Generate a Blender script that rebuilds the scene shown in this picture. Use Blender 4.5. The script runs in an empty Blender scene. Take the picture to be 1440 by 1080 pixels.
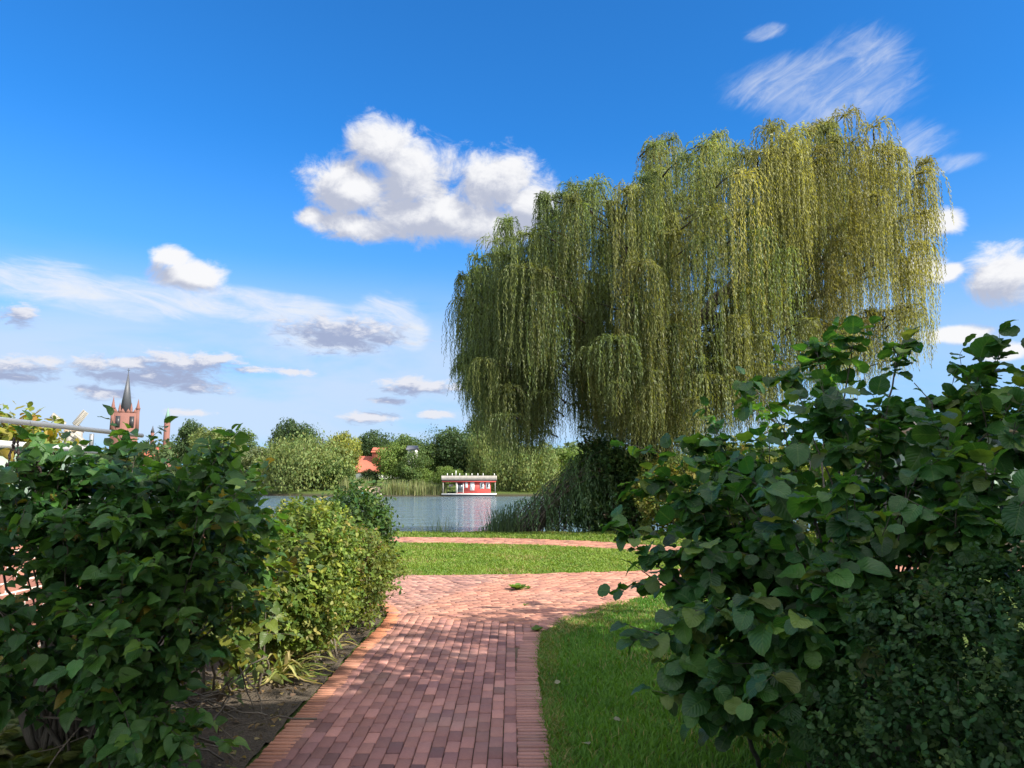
import bpy, math, random
import numpy as np
from mathutils import Vector, Matrix

# ------------------------------------------------------------------ camera, sky, sun, exposure
SC = bpy.context.scene
COL = SC.collection
CAM_H, PITCH, FPX = 1.65, math.radians(7.3), 1040.0
SUN_AZ, SUN_EL = 122.0, 36.0            # azimuth clockwise from the view direction (+Y), elevation
SUN_STRENGTH, SKY_STRENGTH, EXPOSURE = 4.0, 0.15, 1.3

cam_d = bpy.data.cameras.new("camera")
cam_d.sensor_width = 36.0
cam_d.lens = 26.0
cam_d.clip_start = 0.05
cam_d.clip_end = 9000.0
cam = bpy.data.objects.new("camera", cam_d)
cam.location = (0, 0, CAM_H)
cam.rotation_euler = (math.radians(90) + PITCH, 0, 0)
COL.objects.link(cam)
SC.camera = cam

SC.view_settings.view_transform = 'Standard'
SC.view_settings.look = 'None'
SC.view_settings.exposure = EXPOSURE
SC.view_settings.gamma = 1.0
SC.view_settings.use_curve_mapping = False
SC.render.engine = 'CYCLES'
SC.cycles.max_bounces = 7
SC.cycles.diffuse_bounces = 4
SC.cycles.glossy_bounces = 3
SC.cycles.transmission_bounces = 5
SC.cycles.transparent_max_bounces = 6
SC.cycles.sample_clamp_indirect = 6.0
SC.cycles.use_denoising = True


def pdir(px, py):
    xc, yc = (px - 720) / FPX, (540 - py) / FPX
    return np.array([xc, math.cos(PITCH) - yc * math.sin(PITCH), math.sin(PITCH) + yc * math.cos(PITCH)])


def at(px, py, d):
    v = pdir(px, py)
    v = v * (d / v[1])
    return np.array([v[0], v[1], v[2] + CAM_H])


def azel(px, py):
    v = pdir(px, py)
    v = v / np.linalg.norm(v)
    return math.degrees(math.atan2(v[0], v[1])), math.degrees(math.asin(v[2]))


class NT:
    """small helper that writes node trees"""
    def __init__(s, nt):
        s.nt = nt

    def node(s, t, **kw):
        n = s.nt.nodes.new(t)
        for k, v in kw.items():
            setattr(n, k, v)
        return n

    def put(s, sock, v):
        if isinstance(v, bpy.types.NodeSocket):
            s.nt.links.new(v, sock)
        elif v is not None:
            if sock.type == 'RGBA' and hasattr(v, '__len__') and len(v) == 3:
                v = (*v, 1.0)
            sock.default_value = v

    def m(s, op, a, b=None, c=None, clamp=False):
        n = s.node('ShaderNodeMath', operation=op, use_clamp=clamp)
        s.put(n.inputs[0], a); s.put(n.inputs[1], b)
        if c is not None:
            s.put(n.inputs[2], c)
        return n.outputs[0]

    def v(s, op, a, b=None, c=None):
        n = s.node('ShaderNodeVectorMath', operation=op)
        s.put(n.inputs[0], a)
        if b is not None: s.put(n.inputs[1], b)
        if c is not None: s.put(n.inputs[2], c)
        return n.outputs['Value'] if op in ('LENGTH', 'DOT_PRODUCT') else n.outputs[0]

    def xyz(s, x, y, z=0.0):
        n = s.node('ShaderNodeCombineXYZ')
        s.put(n.inputs[0], x); s.put(n.inputs[1], y); s.put(n.inputs[2], z)
        return n.outputs[0]

    def sep(s, v):
        n = s.node('ShaderNodeSeparateXYZ'); s.put(n.inputs[0], v)
        return n.outputs

    def noise(s, vec, scale, detail=4.0, rough=0.55, dist=0.0, col=False):
        n = s.node('ShaderNodeTexNoise')
        s.put(n.inputs['Vector'], vec)
        n.inputs['Scale'].default_value = scale
        n.inputs['Detail'].default_value = detail
        n.inputs['Roughness'].default_value = rough
        n.inputs['Distortion'].default_value = dist
        return n.outputs['Color' if col else 0]

    def mix(s, f, a, b, blend='MIX'):
        n = s.node('ShaderNodeMix', data_type='RGBA', blend_type=blend)
        s.put(n.inputs[0], f); s.put(n.inputs[6], a); s.put(n.inputs[7], b)
        return n.outputs[2]

    def smooth(s, v, lo, hi, a=0.0, b=1.0):
        n = s.node('ShaderNodeMapRange', interpolation_type='SMOOTHSTEP')
        s.put(n.inputs[0], v); s.put(n.inputs[1], lo); s.put(n.inputs[2], hi)
        n.inputs[3].default_value = a; n.inputs[4].default_value = b
        return n.outputs[0]

    def lin(s, v, lo, hi, a=0.0, b=1.0):
        n = s.node('ShaderNodeMapRange')
        s.put(n.inputs[0], v)
        for i, q in zip((1, 2, 3, 4), (lo, hi, a, b)):
            n.inputs[i].default_value = q
        return n.outputs[0]


def make_world():
    w = bpy.data.worlds.new("World")
    SC.world = w
    w.use_nodes = True
    nt = w.node_tree
    nt.nodes.clear()
    t = NT(nt)
    out = t.node('ShaderNodeOutputWorld')
    bg = t.node('ShaderNodeBackground')
    sky = t.node('ShaderNodeTexSky', sky_type='NISHITA')
    sky.sun_disc = False
    sky.sun_elevation = math.radians(SUN_EL)
    sky.sun_rotation = math.radians(SUN_AZ)
    sky.air_density = 1.0
    sky.dust_density = 0.3
    sky.ozone_density = 3.0
    tc = t.node('ShaderNodeTexCoord')
    D = t.v('NORMALIZE', tc.outputs['Generated'])
    o = t.sep(D)
    az = t.m('MULTIPLY', t.m('ARCTAN2', o[0], o[1]), 57.29578)
    el = t.m('MULTIPLY', t.m('ARCSINE', o[2]), 57.29578)
    P = t.xyz(az, el, 0.0)
    K = 1.0 / (SKY_STRENGTH * 2 ** EXPOSURE)      # radiance that shows as white
    kc = lambda r_, g_, b_: (r_ * K, g_ * K, b_ * K)
    # clear blue: deepen the sky colour as the dry evening air does
    skyc = t.mix(1.0, sky.outputs[0], (0.095, 0.385, 0.645), 'MULTIPLY')
    low = t.smooth(el, 26.0, 1.0)
    skyc = t.mix(t.m('MULTIPLY', low, 0.7), skyc, kc(0.30, 0.58, 0.94))

    def ell(lst):
        r = []
        for (cx, cy, rx, ry) in lst:
            a, e = azel(cx, cy)
            a2, _ = azel(cx + rx, cy)
            _, e2 = azel(cx, cy - ry)
            r.append((a, e, abs(a2 - a), abs(e2 - e)))
        return r

    def field(Pv, lst, sm=0.25):
        cur = None
        for (a, e, ra, re) in ell(lst):
            q = t.v('MULTIPLY_ADD', Pv, (1 / ra, 1 / re, 0), (-a / ra, -e / re, 0))
            L = t.v('LENGTH', q)
            cur = L if cur is None else t.m('SMOOTH_MIN', cur, L, sm)
        return t.m('SUBTRACT', 1.0, cur)

    cumulus = [(535, 205, 50, 42), (492, 262, 62, 42), (575, 245, 62, 62), (600, 300, 90, 42), (700, 262, 66, 52),
               (675, 315, 92, 36), (745, 285, 40, 34), (500, 318, 70, 22), (437, 305, 24, 14),
               (1322, 314, 36, 20), (1296, 380, 36, 24), (1408, 388, 56, 42), (1330, 384, 30, 14), (1352, 469, 56, 13), (1412, 495, 34, 12),
               (272, 388, 48, 22), (245, 362, 26, 15)]
    grey = [(482, 470, 82, 22), (255, 512, 62, 16), (215, 532, 80, 15), (32, 514, 48, 14), (132, 514, 30, 12), (140, 552, 36, 9),
            (590, 543, 52, 11), (518, 587, 36, 8), (410, 523, 36, 6), (612, 583, 24, 6), (30, 443, 26, 15), (270, 545, 44, 8),
            (352, 521, 20, 5), (545, 564, 22, 5), (265, 580, 30, 5), (60, 508, 34, 8), (300, 505, 40, 9), (180, 512, 40, 9), (20, 530, 50, 7)]

    def dens(Pv, lst, amp, scale, lo, hi, ystretch):
        f = field(Pv, lst)
        Q = t.v('MULTIPLY', Pv, (1.0, ystretch, 1.0))
        n1 = t.noise(Q, scale, 10.0, 0.66, 0.5)
        n2 = t.noise(Q, scale * 0.32, 3.0, 0.5)
        s_ = t.m('ADD', t.m('MULTIPLY', t.m('SUBTRACT', n1, 0.5), amp), t.m('MULTIPLY', t.m('SUBTRACT', n2, 0.5), amp * 0.35))
        return t.m('ADD', f, s_), t.smooth(t.m('ADD', f, s_), lo, hi)

    # cirrus: combed streaks
    def streak(Pv, lst, ang, sx, sy, lo, hi, scale):
        f = field(Pv, lst, 0.4)
        c, s_ = math.cos(math.radians(ang)), math.sin(math.radians(ang))
        oo = t.sep(Pv)
        wx = t.noise(Pv, 0.09, 2.0)
        x_ = t.m('ADD', t.m('MULTIPLY', oo[0], c), t.m('MULTIPLY', oo[1], s_))
        y_ = t.m('ADD', t.m('MULTIPLY', oo[1], c), t.m('MULTIPLY', oo[0], -s_))
        y_ = t.m('ADD', y_, t.m('MULTIPLY', wx, 3.0))
        Q = t.xyz(t.m('MULTIPLY', x_, sx), t.m('MULTIPLY', y_, sy), 3.1)
        n = t.m('ADD', t.m('MULTIPLY', t.noise(Q, scale, 9.0, 0.64, 0.8), 0.72), t.m('MULTIPLY', t.noise(t.v('MULTIPLY', Pv, (1.0, 1.3, 1.0)), 0.28, 4.0, 0.6, 0.6), 0.28))
        d_ = t.m('ADD', t.m('MULTIPLY', t.m('MINIMUM', f, 0.55), 1.0), t.m('MULTIPLY', t.m('SUBTRACT', n, 0.5), 2.2))
        return t.m('MULTIPLY', t.smooth(d_, lo, hi), t.smooth(f, 0.0, 0.35))

    c1 = streak(P, [(1110, 115, 130, 50), (1210, 95, 100, 75), (1075, 45, 38, 16), (1270, 205, 90, 45), (1310, 235, 90, 18), (1180, 140, 150, 60)], 24, 0.6, 2.2, -0.05, 1.45, 0.5)
    c2 = streak(P, [(60, 395, 130, 42), (190, 420, 150, 40), (330, 428, 150, 32), (420, 436, 90, 26), (545, 450, 70, 48), (580, 470, 30, 30), (470, 470, 120, 40)], -9, 0.45, 1.9, -0.05, 0.95, 0.45)
    # thin white veil low in the sky
    veil_n = t.noise(t.v('MULTIPLY', P, (0.45, 1.5, 1.0)), 0.12, 5.0, 0.55, 0.3)
    veil = t.m('MULTIPLY', t.m('MULTIPLY', t.smooth(el, 0.5, 3.5), t.smooth(el, 17.0, 8.0)), t.smooth(veil_n, 0.18, 0.55))
    veil = t.m('MULTIPLY', veil, t.lin(az, -10.0, 25.0, 0.95, 0.5))
    WHITE = kc(0.86, 0.89, 0.94)
    c = t.mix(t.m('MULTIPLY', veil, 0.85), skyc, kc(0.66, 0.77, 0.95))
    c = t.mix(t.m('MULTIPLY', c2, 0.9), c, WHITE)
    c = t.mix(t.m('MULTIPLY', c1, 0.7), c, WHITE)
    # lumpy clouds with sunlit tops: compare the density here with the density up-sun
    for lst, amp, scale, lo, hi, ys, off, dark, lite, g0, g1 in (
            (grey, 2.9, 0.7, -0.40, 0.55, 2.4, (0.3, 0.8, 0), kc(0.38, 0.45, 0.65), kc(0.82, 0.84, 0.92), 0.0, 1.8),
            (cumulus, 1.9, 0.32, -0.26, 0.42, 1.25, (0.8, 1.3, 0), kc(0.50, 0.54, 0.67), kc(0.95, 0.955, 0.98), -0.75, 0.95)):
        raw, d0 = dens(P, lst, amp, scale, lo, hi, ys)
        raw2, _ = dens(t.v('ADD', P, off), lst, amp, scale, lo, hi, ys)
        sh = t.m('SUBTRACT', raw, raw2)
        bil = t.m('MULTIPLY', t.m('SUBTRACT', t.noise(t.v('MULTIPLY', P, (1.0, 1.5, 1.0)), 0.55, 6.0, 0.6, 0.4), 0.5), 1.5)
        lit = t.smooth(t.m('ADD', t.m('ADD', t.m('MULTIPLY', sh, 1.2), bil), t.m('MULTIPLY', raw2, -0.45)), g0, g1)
        cc = t.mix(lit, dark, lite)
        c = t.mix(d0, c, cc)
    # bright fill clouds, added overhead and behind the viewer to lift the shade
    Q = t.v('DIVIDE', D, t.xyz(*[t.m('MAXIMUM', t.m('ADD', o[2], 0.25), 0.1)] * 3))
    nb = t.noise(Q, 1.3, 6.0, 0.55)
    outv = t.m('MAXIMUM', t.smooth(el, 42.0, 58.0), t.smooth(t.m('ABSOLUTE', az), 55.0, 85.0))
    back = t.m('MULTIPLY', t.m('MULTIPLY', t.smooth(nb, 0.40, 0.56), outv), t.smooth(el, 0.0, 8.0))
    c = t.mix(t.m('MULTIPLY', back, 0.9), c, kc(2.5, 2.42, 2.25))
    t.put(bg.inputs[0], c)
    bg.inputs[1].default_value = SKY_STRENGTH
    nt.links.new(bg.outputs[0], out.inputs[0])
    w.cycles.sampling_method = 'MANUAL'
    w.cycles.sample_map_resolution = 512


make_world()
sv = Vector((math.sin(math.radians(SUN_AZ)) * math.cos(math.radians(SUN_EL)),
             math.cos(math.radians(SUN_AZ)) * math.cos(math.radians(SUN_EL)), math.sin(math.radians(SUN_EL))))
sun_d = bpy.data.lights.new("sun", 'SUN')
sun_d.energy = SUN_STRENGTH
sun_d.angle = math.radians(0.5)
sun_d.color = (1.0, 0.93, 0.80)
sun = bpy.data.objects.new("sun", sun_d)
sun.rotation_euler = sv.to_track_quat('Z', 'Y').to_euler()
sun.location = (30, -20, 40)
COL.objects.link(sun)


# ------------------------------------------------------------------ helpers
def rng(seed):
    return np.random.default_rng(seed)


def norm(a):
    return a / np.maximum(np.linalg.norm(a, axis=-1, keepdims=True), 1e-9)


class G:
    """collects geometry for ONE mesh object"""
    def __init__(s):
        s.V, s.C, s.U, s.F, s.n = [], [], [], {}, 0

    def add(s, V, F, col=(1, 1, 1), uv=None):
        V = np.asarray(V, float).reshape(-1, 3)
        Fs = F if isinstance(F, list) and len(F) and isinstance(F[0], np.ndarray) and F[0].ndim == 2 else [np.asarray(F, int)]
        for f in Fs:
            if len(f):
                s.F.setdefault(f.shape[1], []).append(f + s.n)
        c = np.asarray(col, float)
        if c.ndim == 1:
            c = np.tile(c, (len(V), 1))
        s.V.append(V); s.C.append(c)
        s.U.append(np.zeros((len(V), 3)) if uv is None else uv)
        s.n += len(V)
        return s

    def box(s, x0, x1, y0, y1, z0, z1, col=(1, 1, 1)):
        V = [(x, y, z) for z in (z0, z1) for y in (y0, y1) for x in (x0, x1)]
        F = [(0, 2, 3, 1), (4, 5, 7, 6), (0, 1, 5, 4), (2, 6, 7, 3), (0, 4, 6, 2), (1, 3, 7, 5)]
        return s.add(V, F, col)

    def tube(s, pts, rad, n=6, col=(1, 1, 1), cap=True):
        pts = np.asarray(pts, float)
        k = len(pts)
        rad = np.broadcast_to(np.asarray(rad, float), (k,))
        T = norm(np.gradient(pts, axis=0))
        ref = np.array([0.31, 0.17, 0.93]) if abs(T[0][2]) < 0.8 else np.array([0.9, 0.3, 0.1])
        A = norm(np.cross(T, ref)); B = np.cross(T, A)
        th = np.linspace(0, 2 * math.pi, n, endpoint=False)
        V = pts[:, None, :] + rad[:, None, None] * (np.cos(th)[None, :, None] * A[:, None, :] + np.sin(th)[None, :, None] * B[:, None, :])
        i, j = np.meshgrid(np.arange(k - 1), np.arange(n), indexing='ij')
        a = i * n + j; b = i * n + (j + 1) % n
        F = np.stack([a, b, b + n, a + n], -1).reshape(-1, 4)
        s.add(V.reshape(-1, 3), F, col)
        if cap:
            base = s.n - k * n
            s.F.setdefault(n, []).append(np.arange(n)[None, ::-1] + base)
            s.F.setdefault(n, []).append(np.arange(n)[None, :] + base + (k - 1) * n)
        return s

    def cone(s, c, r0, r1, z0, z1, n=8, col=(1, 1, 1), rot=0.0):
        th = np.linspace(0, 2 * math.pi, n, endpoint=False) + rot
        V = [(c[0] + r0 * math.cos(a), c[1] + r0 * math.sin(a), z0) for a in th]
        if r1 > 0:
            V += [(c[0] + r1 * math.cos(a), c[1] + r1 * math.sin(a), z1) for a in th]
            F = [(i, (i + 1) % n, n + (i + 1) % n, n + i) for i in range(n)]
            s.add(V, F, col)
            s.F.setdefault(n, []).append(np.arange(n)[None] + s.n - n)
            s.F.setdefault(n, []).append(np.arange(n)[None, ::-1] + s.n - 2 * n)
        else:
            V += [(c[0], c[1], z1)]
            s.add(V, [(i, (i + 1) % n, n) for i in range(n)], col)
        return s

    def gable(s, x0, x1, y0, y1, z0, z1, axis='x', t=0.15, col=(1, 1, 1)):
        """two roof slabs with thickness; ridge along axis"""
        if axis == 'x':
            ym = (y0 + y1) / 2
            prof = [(y0, z0), (ym, z1), (y1, z0), (y1, z0 - t), (ym, z1 - t * 1.4), (y0, z0 - t)]
            V = [(x, p[0], p[1]) for x in (x0, x1) for p in prof]
        else:
            xm = (x0 + x1) / 2
            prof = [(x0, z0), (xm, z1), (x1, z0), (x1, z0 - t), (xm, z1 - t * 1.4), (x0, z0 - t)]
            V = [(p[0], y, p[1]) for y in (y0, y1) for p in prof]
        F = [(i, (i + 1) % 6, 6 + (i + 1) % 6, 6 + i) for i in range(6)]
        s.add(V, F, col)
        b = s.n - 12
        s.F[4] += [np.array([[0, 1, 4, 5], [1, 2, 3, 4], [6, 11, 10, 7], [7, 10, 9, 8]]) + b]
        return s

    def build(s, name, mat, parent=None, smooth=False, origin=None):
        V = np.concatenate(s.V)
        if parent is not None:
            V = V - np.array(parent.location)
        elif origin is not None:
            V = V - np.array(origin)
        me = bpy.data.meshes.new(name)
        me.vertices.add(len(V))
        me.vertices.foreach_set('co', V.astype(np.float32).ravel())
        loops, starts, pos = [], [], 0
        for k, arrs in s.F.items():
            f = np.concatenate(arrs)
            loops.append(f.ravel())
            starts.append(pos + np.arange(len(f)) * k)
            pos += f.size
        L = np.concatenate(loops); S = np.concatenate(starts)
        me.loops.add(len(L)); me.loops.foreach_set('vertex_index', L.astype(np.int32))
        me.polygons.add(len(S)); me.polygons.foreach_set('loop_start', S.astype(np.int32))
        if smooth:
            me.polygons.foreach_set('use_smooth', np.ones(len(S), dtype=bool))
        me.update(calc_edges=True)
        C = np.concatenate(s.C)
        ca = me.attributes.new('Col', 'FLOAT_COLOR', 'POINT')
        ca.data.foreach_set('color', np.concatenate([C, np.ones((len(C), 1))], 1).astype(np.float32).ravel())
        U = np.concatenate(s.U)
        if np.any(U):
            ua = me.attributes.new('luv', 'FLOAT_VECTOR', 'POINT')
            ua.data.foreach_set('vector', U.astype(np.float32).ravel())
        me.materials.append(mat)
        o = bpy.data.objects.new(name, me)
        COL.objects.link(o)
        if parent is not None:
            o.parent = parent
        elif origin is not None:
            o.location = origin
        return o


def tag(o, label=None, cat=None, group=None, kind=None):
    if label: o['label'] = label
    if cat: o['category'] = cat
    if group: o['group'] = group
    if kind: o['kind'] = kind
    return o


def thing(name, label, cat, loc, group=None):
    o = bpy.data.objects.new(name, None)
    o.location = tuple(float(v) for v in loc)
    o.empty_display_size = 0.2
    COL.objects.link(o)
    return tag(o, label, cat, group)


def copy_tree(o, parent=None):
    c = o.copy()
    COL.objects.link(c)
    if parent is not None:
        c.parent = parent
    for ch in list(o.children):
        copy_tree(ch, c)
    return c


def pip(P, poly):
    poly = np.asarray(poly, float)
    x, y = P[:, 0], P[:, 1]
    ins = np.zeros(len(P), bool)
    j = len(poly) - 1
    for i in range(len(poly)):
        xi, yi = poly[i]; xj, yj = poly[j]
        cnd = ((yi > y) != (yj > y)) & (x < (xj - xi) * (y - yi) / (yj - yi + 1e-12) + xi)
        ins ^= cnd
        j = i
    return ins


# ------------------------------------------------------------------ materials
def material(name):
    m = bpy.data.materials.new(name)
    m.use_nodes = True
    m.node_tree.nodes.clear()
    t = NT(m.node_tree)
    out = t.node('ShaderNodeOutputMaterial')
    return m, t, out


def attr(t, name, vec=False):
    n = t.node('ShaderNodeAttribute', attribute_name=name)
    return n.outputs['Vector' if vec else 'Color']


def bump(t, h, strength, dist=0.01):
    b = t.node('ShaderNodeBump')
    b.inputs['Strength'].default_value = strength
    b.inputs['Distance'].default_value = dist
    t.put(b.inputs['Height'], h)
    return b.outputs[0]


def simple(name, col, rough=0.7, scale=6.0, var=0.25, bmp=0.0, spec=0.4, metal=0.0, use_attr=False):
    m, t, out = material(name)
    p = t.node('ShaderNodeBsdfPrincipled')
    g = t.node('ShaderNodeNewGeometry').outputs['Position']
    n = t.noise(g, scale, 6.0, 0.6)
    base = attr(t, 'Col') if use_attr else col
    c = t.mix(1.0, base, t.mix(n, (1 - var,) * 3, (1 + var,) * 3), 'MULTIPLY')
    t.put(p.inputs['Base Color'], c)
    p.inputs['Roughness'].default_value = rough
    p.inputs['Specular IOR Level'].default_value = spec
    p.inputs['Metallic'].default_value = metal
    if bmp:
        t.put(p.inputs['Normal'], bump(t, t.noise(g, scale * 3, 5.0), bmp, 0.02))
    m.node_tree.links.new(p.outputs[0], out.inputs[0])
    return m


def leaf_mat(name, rough=0.45, trans=0.35, spec=0.4, vein=0.0, back=0.25, hue=False, tint=(1.15, 1.1, 0.35)):
    m, t, out = material(name)
    p = t.node('ShaderNodeBsdfPrincipled')
    tr = t.node('ShaderNodeBsdfTranslucent')
    geo = t.node('ShaderNodeNewGeometry')
    c = attr(t, 'Col')
    if hue:
        oi = t.node('ShaderNodeObjectInfo')
        c = t.mix(1.0, c, oi.outputs['Color'], 'MULTIPLY')
    if vein:
        uv = t.sep(attr(t, 'luv', True))
        ax = t.m('ABSOLUTE', uv[0])
        mid = t.smooth(ax, 0.09, 0.02)
        ph = t.m('SUBTRACT', uv[1], t.m('MULTIPLY', ax, 0.42))
        sn = t.m('SINE', t.m('MULTIPLY', ph, 46.0))
        lat = t.smooth(sn, 0.80, 1.0)
        vn = t.m('MAXIMUM', mid, t.m('MULTIPLY', lat, 0.6))
        nz = t.noise(geo.outputs['Position'], 40.0, 3.0)
        c = t.mix(t.m('MULTIPLY', vn, vein), c, (0.16, 0.24, 0.07))
        c = t.mix(1.0, c, t.mix(nz, (0.75,) * 3, (1.25,) * 3), 'MULTIPLY')
        hgt = t.m('ADD', t.m('MULTIPLY', sn, -0.5), t.m('MULTIPLY', mid, -1.0))
        nb = bump(t, hgt, 0.55, 0.002)
        t.put(p.inputs['Normal'], nb)
    if back:
        c = t.mix(t.m('MULTIPLY', geo.outputs['Backfacing'], back), c, t.mix(1.0, c, (1.7, 1.6, 1.9), 'MULTIPLY'))
    t.put(p.inputs['Base Color'], c)
    p.inputs['Roughness'].default_value = rough
    p.inputs['Specular IOR Level'].default_value = spec
    t.put(tr.inputs[0], t.mix(1.0, c, (tint[0] * 1.6, tint[1] * 1.6, tint[2] * 1.6), 'MULTIPLY'))
    mx = t.node('ShaderNodeMixShader')
    mx.inputs[0].default_value = trans
    m.node_tree.links.new(p.outputs[0], mx.inputs[1])
    m.node_tree.links.new(tr.outputs[0], mx.inputs[2])
    m.node_tree.links.new(mx.outputs[0], out.inputs[0])
    return m


def bark_mat(name, col):
    m, t, out = material(name)
    p = t.node('ShaderNodeBsdfPrincipled')
    g = t.node('ShaderNodeNewGeometry').outputs['Position']
    q = t.v('MULTIPLY', g, (1, 1, 0.25))
    n = t.noise(q, 22.0, 7.0, 0.65)
    n2 = t.noise(g, 3.0, 3.0)
    c = t.mix(n, tuple(v * 0.45 for v in col), tuple(v * 1.5 for v in col))
    c = t.mix(t.m('MULTIPLY', n2, 0.35), c, (0.07, 0.08, 0.05))
    t.put(p.inputs['Base Color'], c)
    p.inputs['Roughness'].default_value = 0.9
    t.put(p.inputs['Normal'], bump(t, n, 0.8, 0.03))
    m.node_tree.links.new(p.outputs[0], out.inputs[0])
    return m


def ground_mat():
    m, t, out = material('lawn_and_bank')
    p = t.node('ShaderNodeBsdfPrincipled')
    g = t.node('ShaderNodeNewGeometry').outputs['Position']
    a = t.noise(g, 0.9, 5.0, 0.6)
    b = t.noise(g, 14.0, 6.0, 0.7)
    c = t.mix(a, (0.045, 0.085, 0.016), (0.085, 0.125, 0.03))
    c = t.mix(t.smooth(b, 0.35, 0.75), c, (0.12, 0.15, 0.045))
    z = t.sep(g)[2]
    c = t.mix(t.smooth(z, -0.25, -0.7), c, (0.05, 0.045, 0.03))
    t.put(p.inputs['Base Color'], c)
    p.inputs['Roughness'].default_value = 0.95
    p.inputs['Specular IOR Level'].default_value = 0.1
    t.put(p.inputs['Normal'], bump(t, b, 0.9, 0.04))
    m.node_tree.links.new(p.outputs[0], out.inputs[0])
    return m


def soil_mat():
    m, t, out = material('soil')
    p = t.node('ShaderNodeBsdfPrincipled')
    g = t.node('ShaderNodeNewGeometry').outputs['Position']
    a = t.noise(g, 2.0, 5.0, 0.6)
    b = t.noise(g, 60.0, 6.0, 0.75)
    v = t.node('ShaderNodeTexVoronoi'); t.put(v.inputs['Vector'], g); v.inputs['Scale'].default_value = 55.0
    c = t.mix(a, (0.10, 0.075, 0.052), (0.20, 0.155, 0.11))
    c = t.mix(t.smooth(b, 0.3, 0.75), t.mix(1.0, c, (0.5, 0.5, 0.5), 'MULTIPLY'), c)
    t.put(p.inputs['Base Color'], c)
    p.inputs['Roughness'].default_value = 0.95
    h = t.m('ADD', t.m('MULTIPLY', b, 1.0), t.m('MULTIPLY', v.outputs[0], 0.7))
    t.put(p.inputs['Normal'], bump(t, h, 1.0, 0.03))
    m.node_tree.links.new(p.outputs[0], out.inputs[0])
    return m


def paver_mat():
    m, t, out = material('clay_pavers')
    p = t.node('ShaderNodeBsdfPrincipled')
    g = t.node('ShaderNodeNewGeometry').outputs['Position']
    a = t.noise(g, 1.3, 4.0, 0.6)
    b = t.noise(g, 70.0, 6.0, 0.7)
    c = t.mix(1.0, attr(t, 'Col'), t.mix(b, (0.72,) * 3, (1.28,) * 3), 'MULTIPLY')
    c = t.mix(t.m('MULTIPLY', t.smooth(a, 0.45, 0.8), 0.35), c, (0.34, 0.25, 0.20))
    t.put(p.inputs['Base Color'], c)
    p.inputs['Roughness'].default_value = 0.8
    p.inputs['Specular IOR Level'].default_value = 0.25
    t.put(p.inputs['Normal'], bump(t, b, 0.35, 0.004))
    m.node_tree.links.new(p.outputs[0], out.inputs[0])
    return m


def water_mat():
    m, t, out = material('lake_water')
    p = t.node('ShaderNodeBsdfPrincipled')
    g = t.node('ShaderNodeNewGeometry').outputs['Position']
    q = t.v('MULTIPLY', g, (0.45, 1.0, 1.0))
    n1 = t.noise(q, 0.55, 3.0, 0.55, 0.4)
    n2 = t.noise(q, 3.2, 3.0, 0.6, 0.3)
    patch = t.smooth(t.noise(t.v('MULTIPLY', g, (0.02, 0.045, 1.0)), 1.0, 2.0), 0.35, 0.65)
    h = t.m('ADD', t.m('MULTIPLY', n1, 0.7), t.m('MULTIPLY', t.m('MULTIPLY', n2, 0.3), t.m('ADD', patch, 0.25)))
    p.inputs['Base Color'].default_value = (0.09, 0.14, 0.17, 1)
    p.inputs['Roughness'].default_value = 0.09
    p.inputs['IOR'].default_value = 1.333
    p.inputs['Specular IOR Level'].default_value = 0.5
    t.put(p.inputs['Normal'], bump(t, h, 1.0, 0.7))
    m.node_tree.links.new(p.outputs[0], out.inputs[0])
    return m


def brickwall_mat(name, c1, c2, mortar, scale=1.0, axis='x'):
    m, t, out = material(name)
    p = t.node('ShaderNodeBsdfPrincipled')
    g = t.node('ShaderNodeNewGeometry').outputs['Position']
    o = t.sep(g)
    vec = t.xyz(t.m('ADD', o[0], o[1]), o[2], 0.0)
    b = t.node('ShaderNodeTexBrick')
    t.put(b.inputs['Vector'], vec)
    b.inputs['Color1'].default_value = (*c1, 1); b.inputs['Color2'].default_value = (*c2, 1)
    b.inputs['Mortar'].default_value = (*mortar, 1)
    b.inputs['Scale'].default_value = scale
    b.inputs['Brick Width'].default_value = 0.25
    b.inputs['Row Height'].default_value = 0.083
    b.inputs['Mortar Size'].default_value = 0.007
    n = t.noise(g, 30.0, 5.0, 0.6)
    c = t.mix(1.0, b.outputs['Color'], t.mix(n, (0.75,) * 3, (1.25,) * 3), 'MULTIPLY')
    t.put(p.inputs['Base Color'], c)
    p.inputs['Roughness'].default_value = 0.85
    t.put(p.inputs['Normal'], bump(t, t.m('SUBTRACT', t.m('MULTIPLY', n, 0.3), b.outputs['Fac']), 0.6, 0.01))
    m.node_tree.links.new(p.outputs[0], out.inputs[0])
    return m


M_GROUND, M_SOIL, M_PAVER, M_WATER = ground_mat(), soil_mat(), paver_mat(), water_mat()
M_SAND = simple('joint_sand', (0.14, 0.105, 0.075), 0.95, 30.0, 0.35, 0.4, 0.1)
M_BARK = bark_mat('willow_bark', (0.055, 0.043, 0.034))
M_BARK2 = bark_mat('shrub_bark', (0.085, 0.07, 0.055))
M_TWIG = bark_mat('twig_bark', (0.16, 0.13, 0.10))
M_HAZEL = leaf_mat('hazel_leaf', 0.40, 0.40, 0.42, vein=0.25, back=0.2)
M_LILAC = leaf_mat('lilac_leaf', 0.38, 0.34, 0.36, vein=0.15, back=0.15)
M_SMALL = leaf_mat('small_leaf', 0.5, 0.32, 0.2)
M_WILLOW = leaf_mat('willow_leaf', 0.5, 0.36, 0.3, back=0.3)
M_FAR = leaf_mat('far_leaf', 0.6, 0.28, 0.2, back=0.0, hue=True)
M_GRASS = leaf_mat('grass_blade', 0.55, 0.34, 0.25, back=0.0)
M_STRAP = leaf_mat('strap_leaf', 0.5, 0.3, 0.3, back=0.0)

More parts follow.
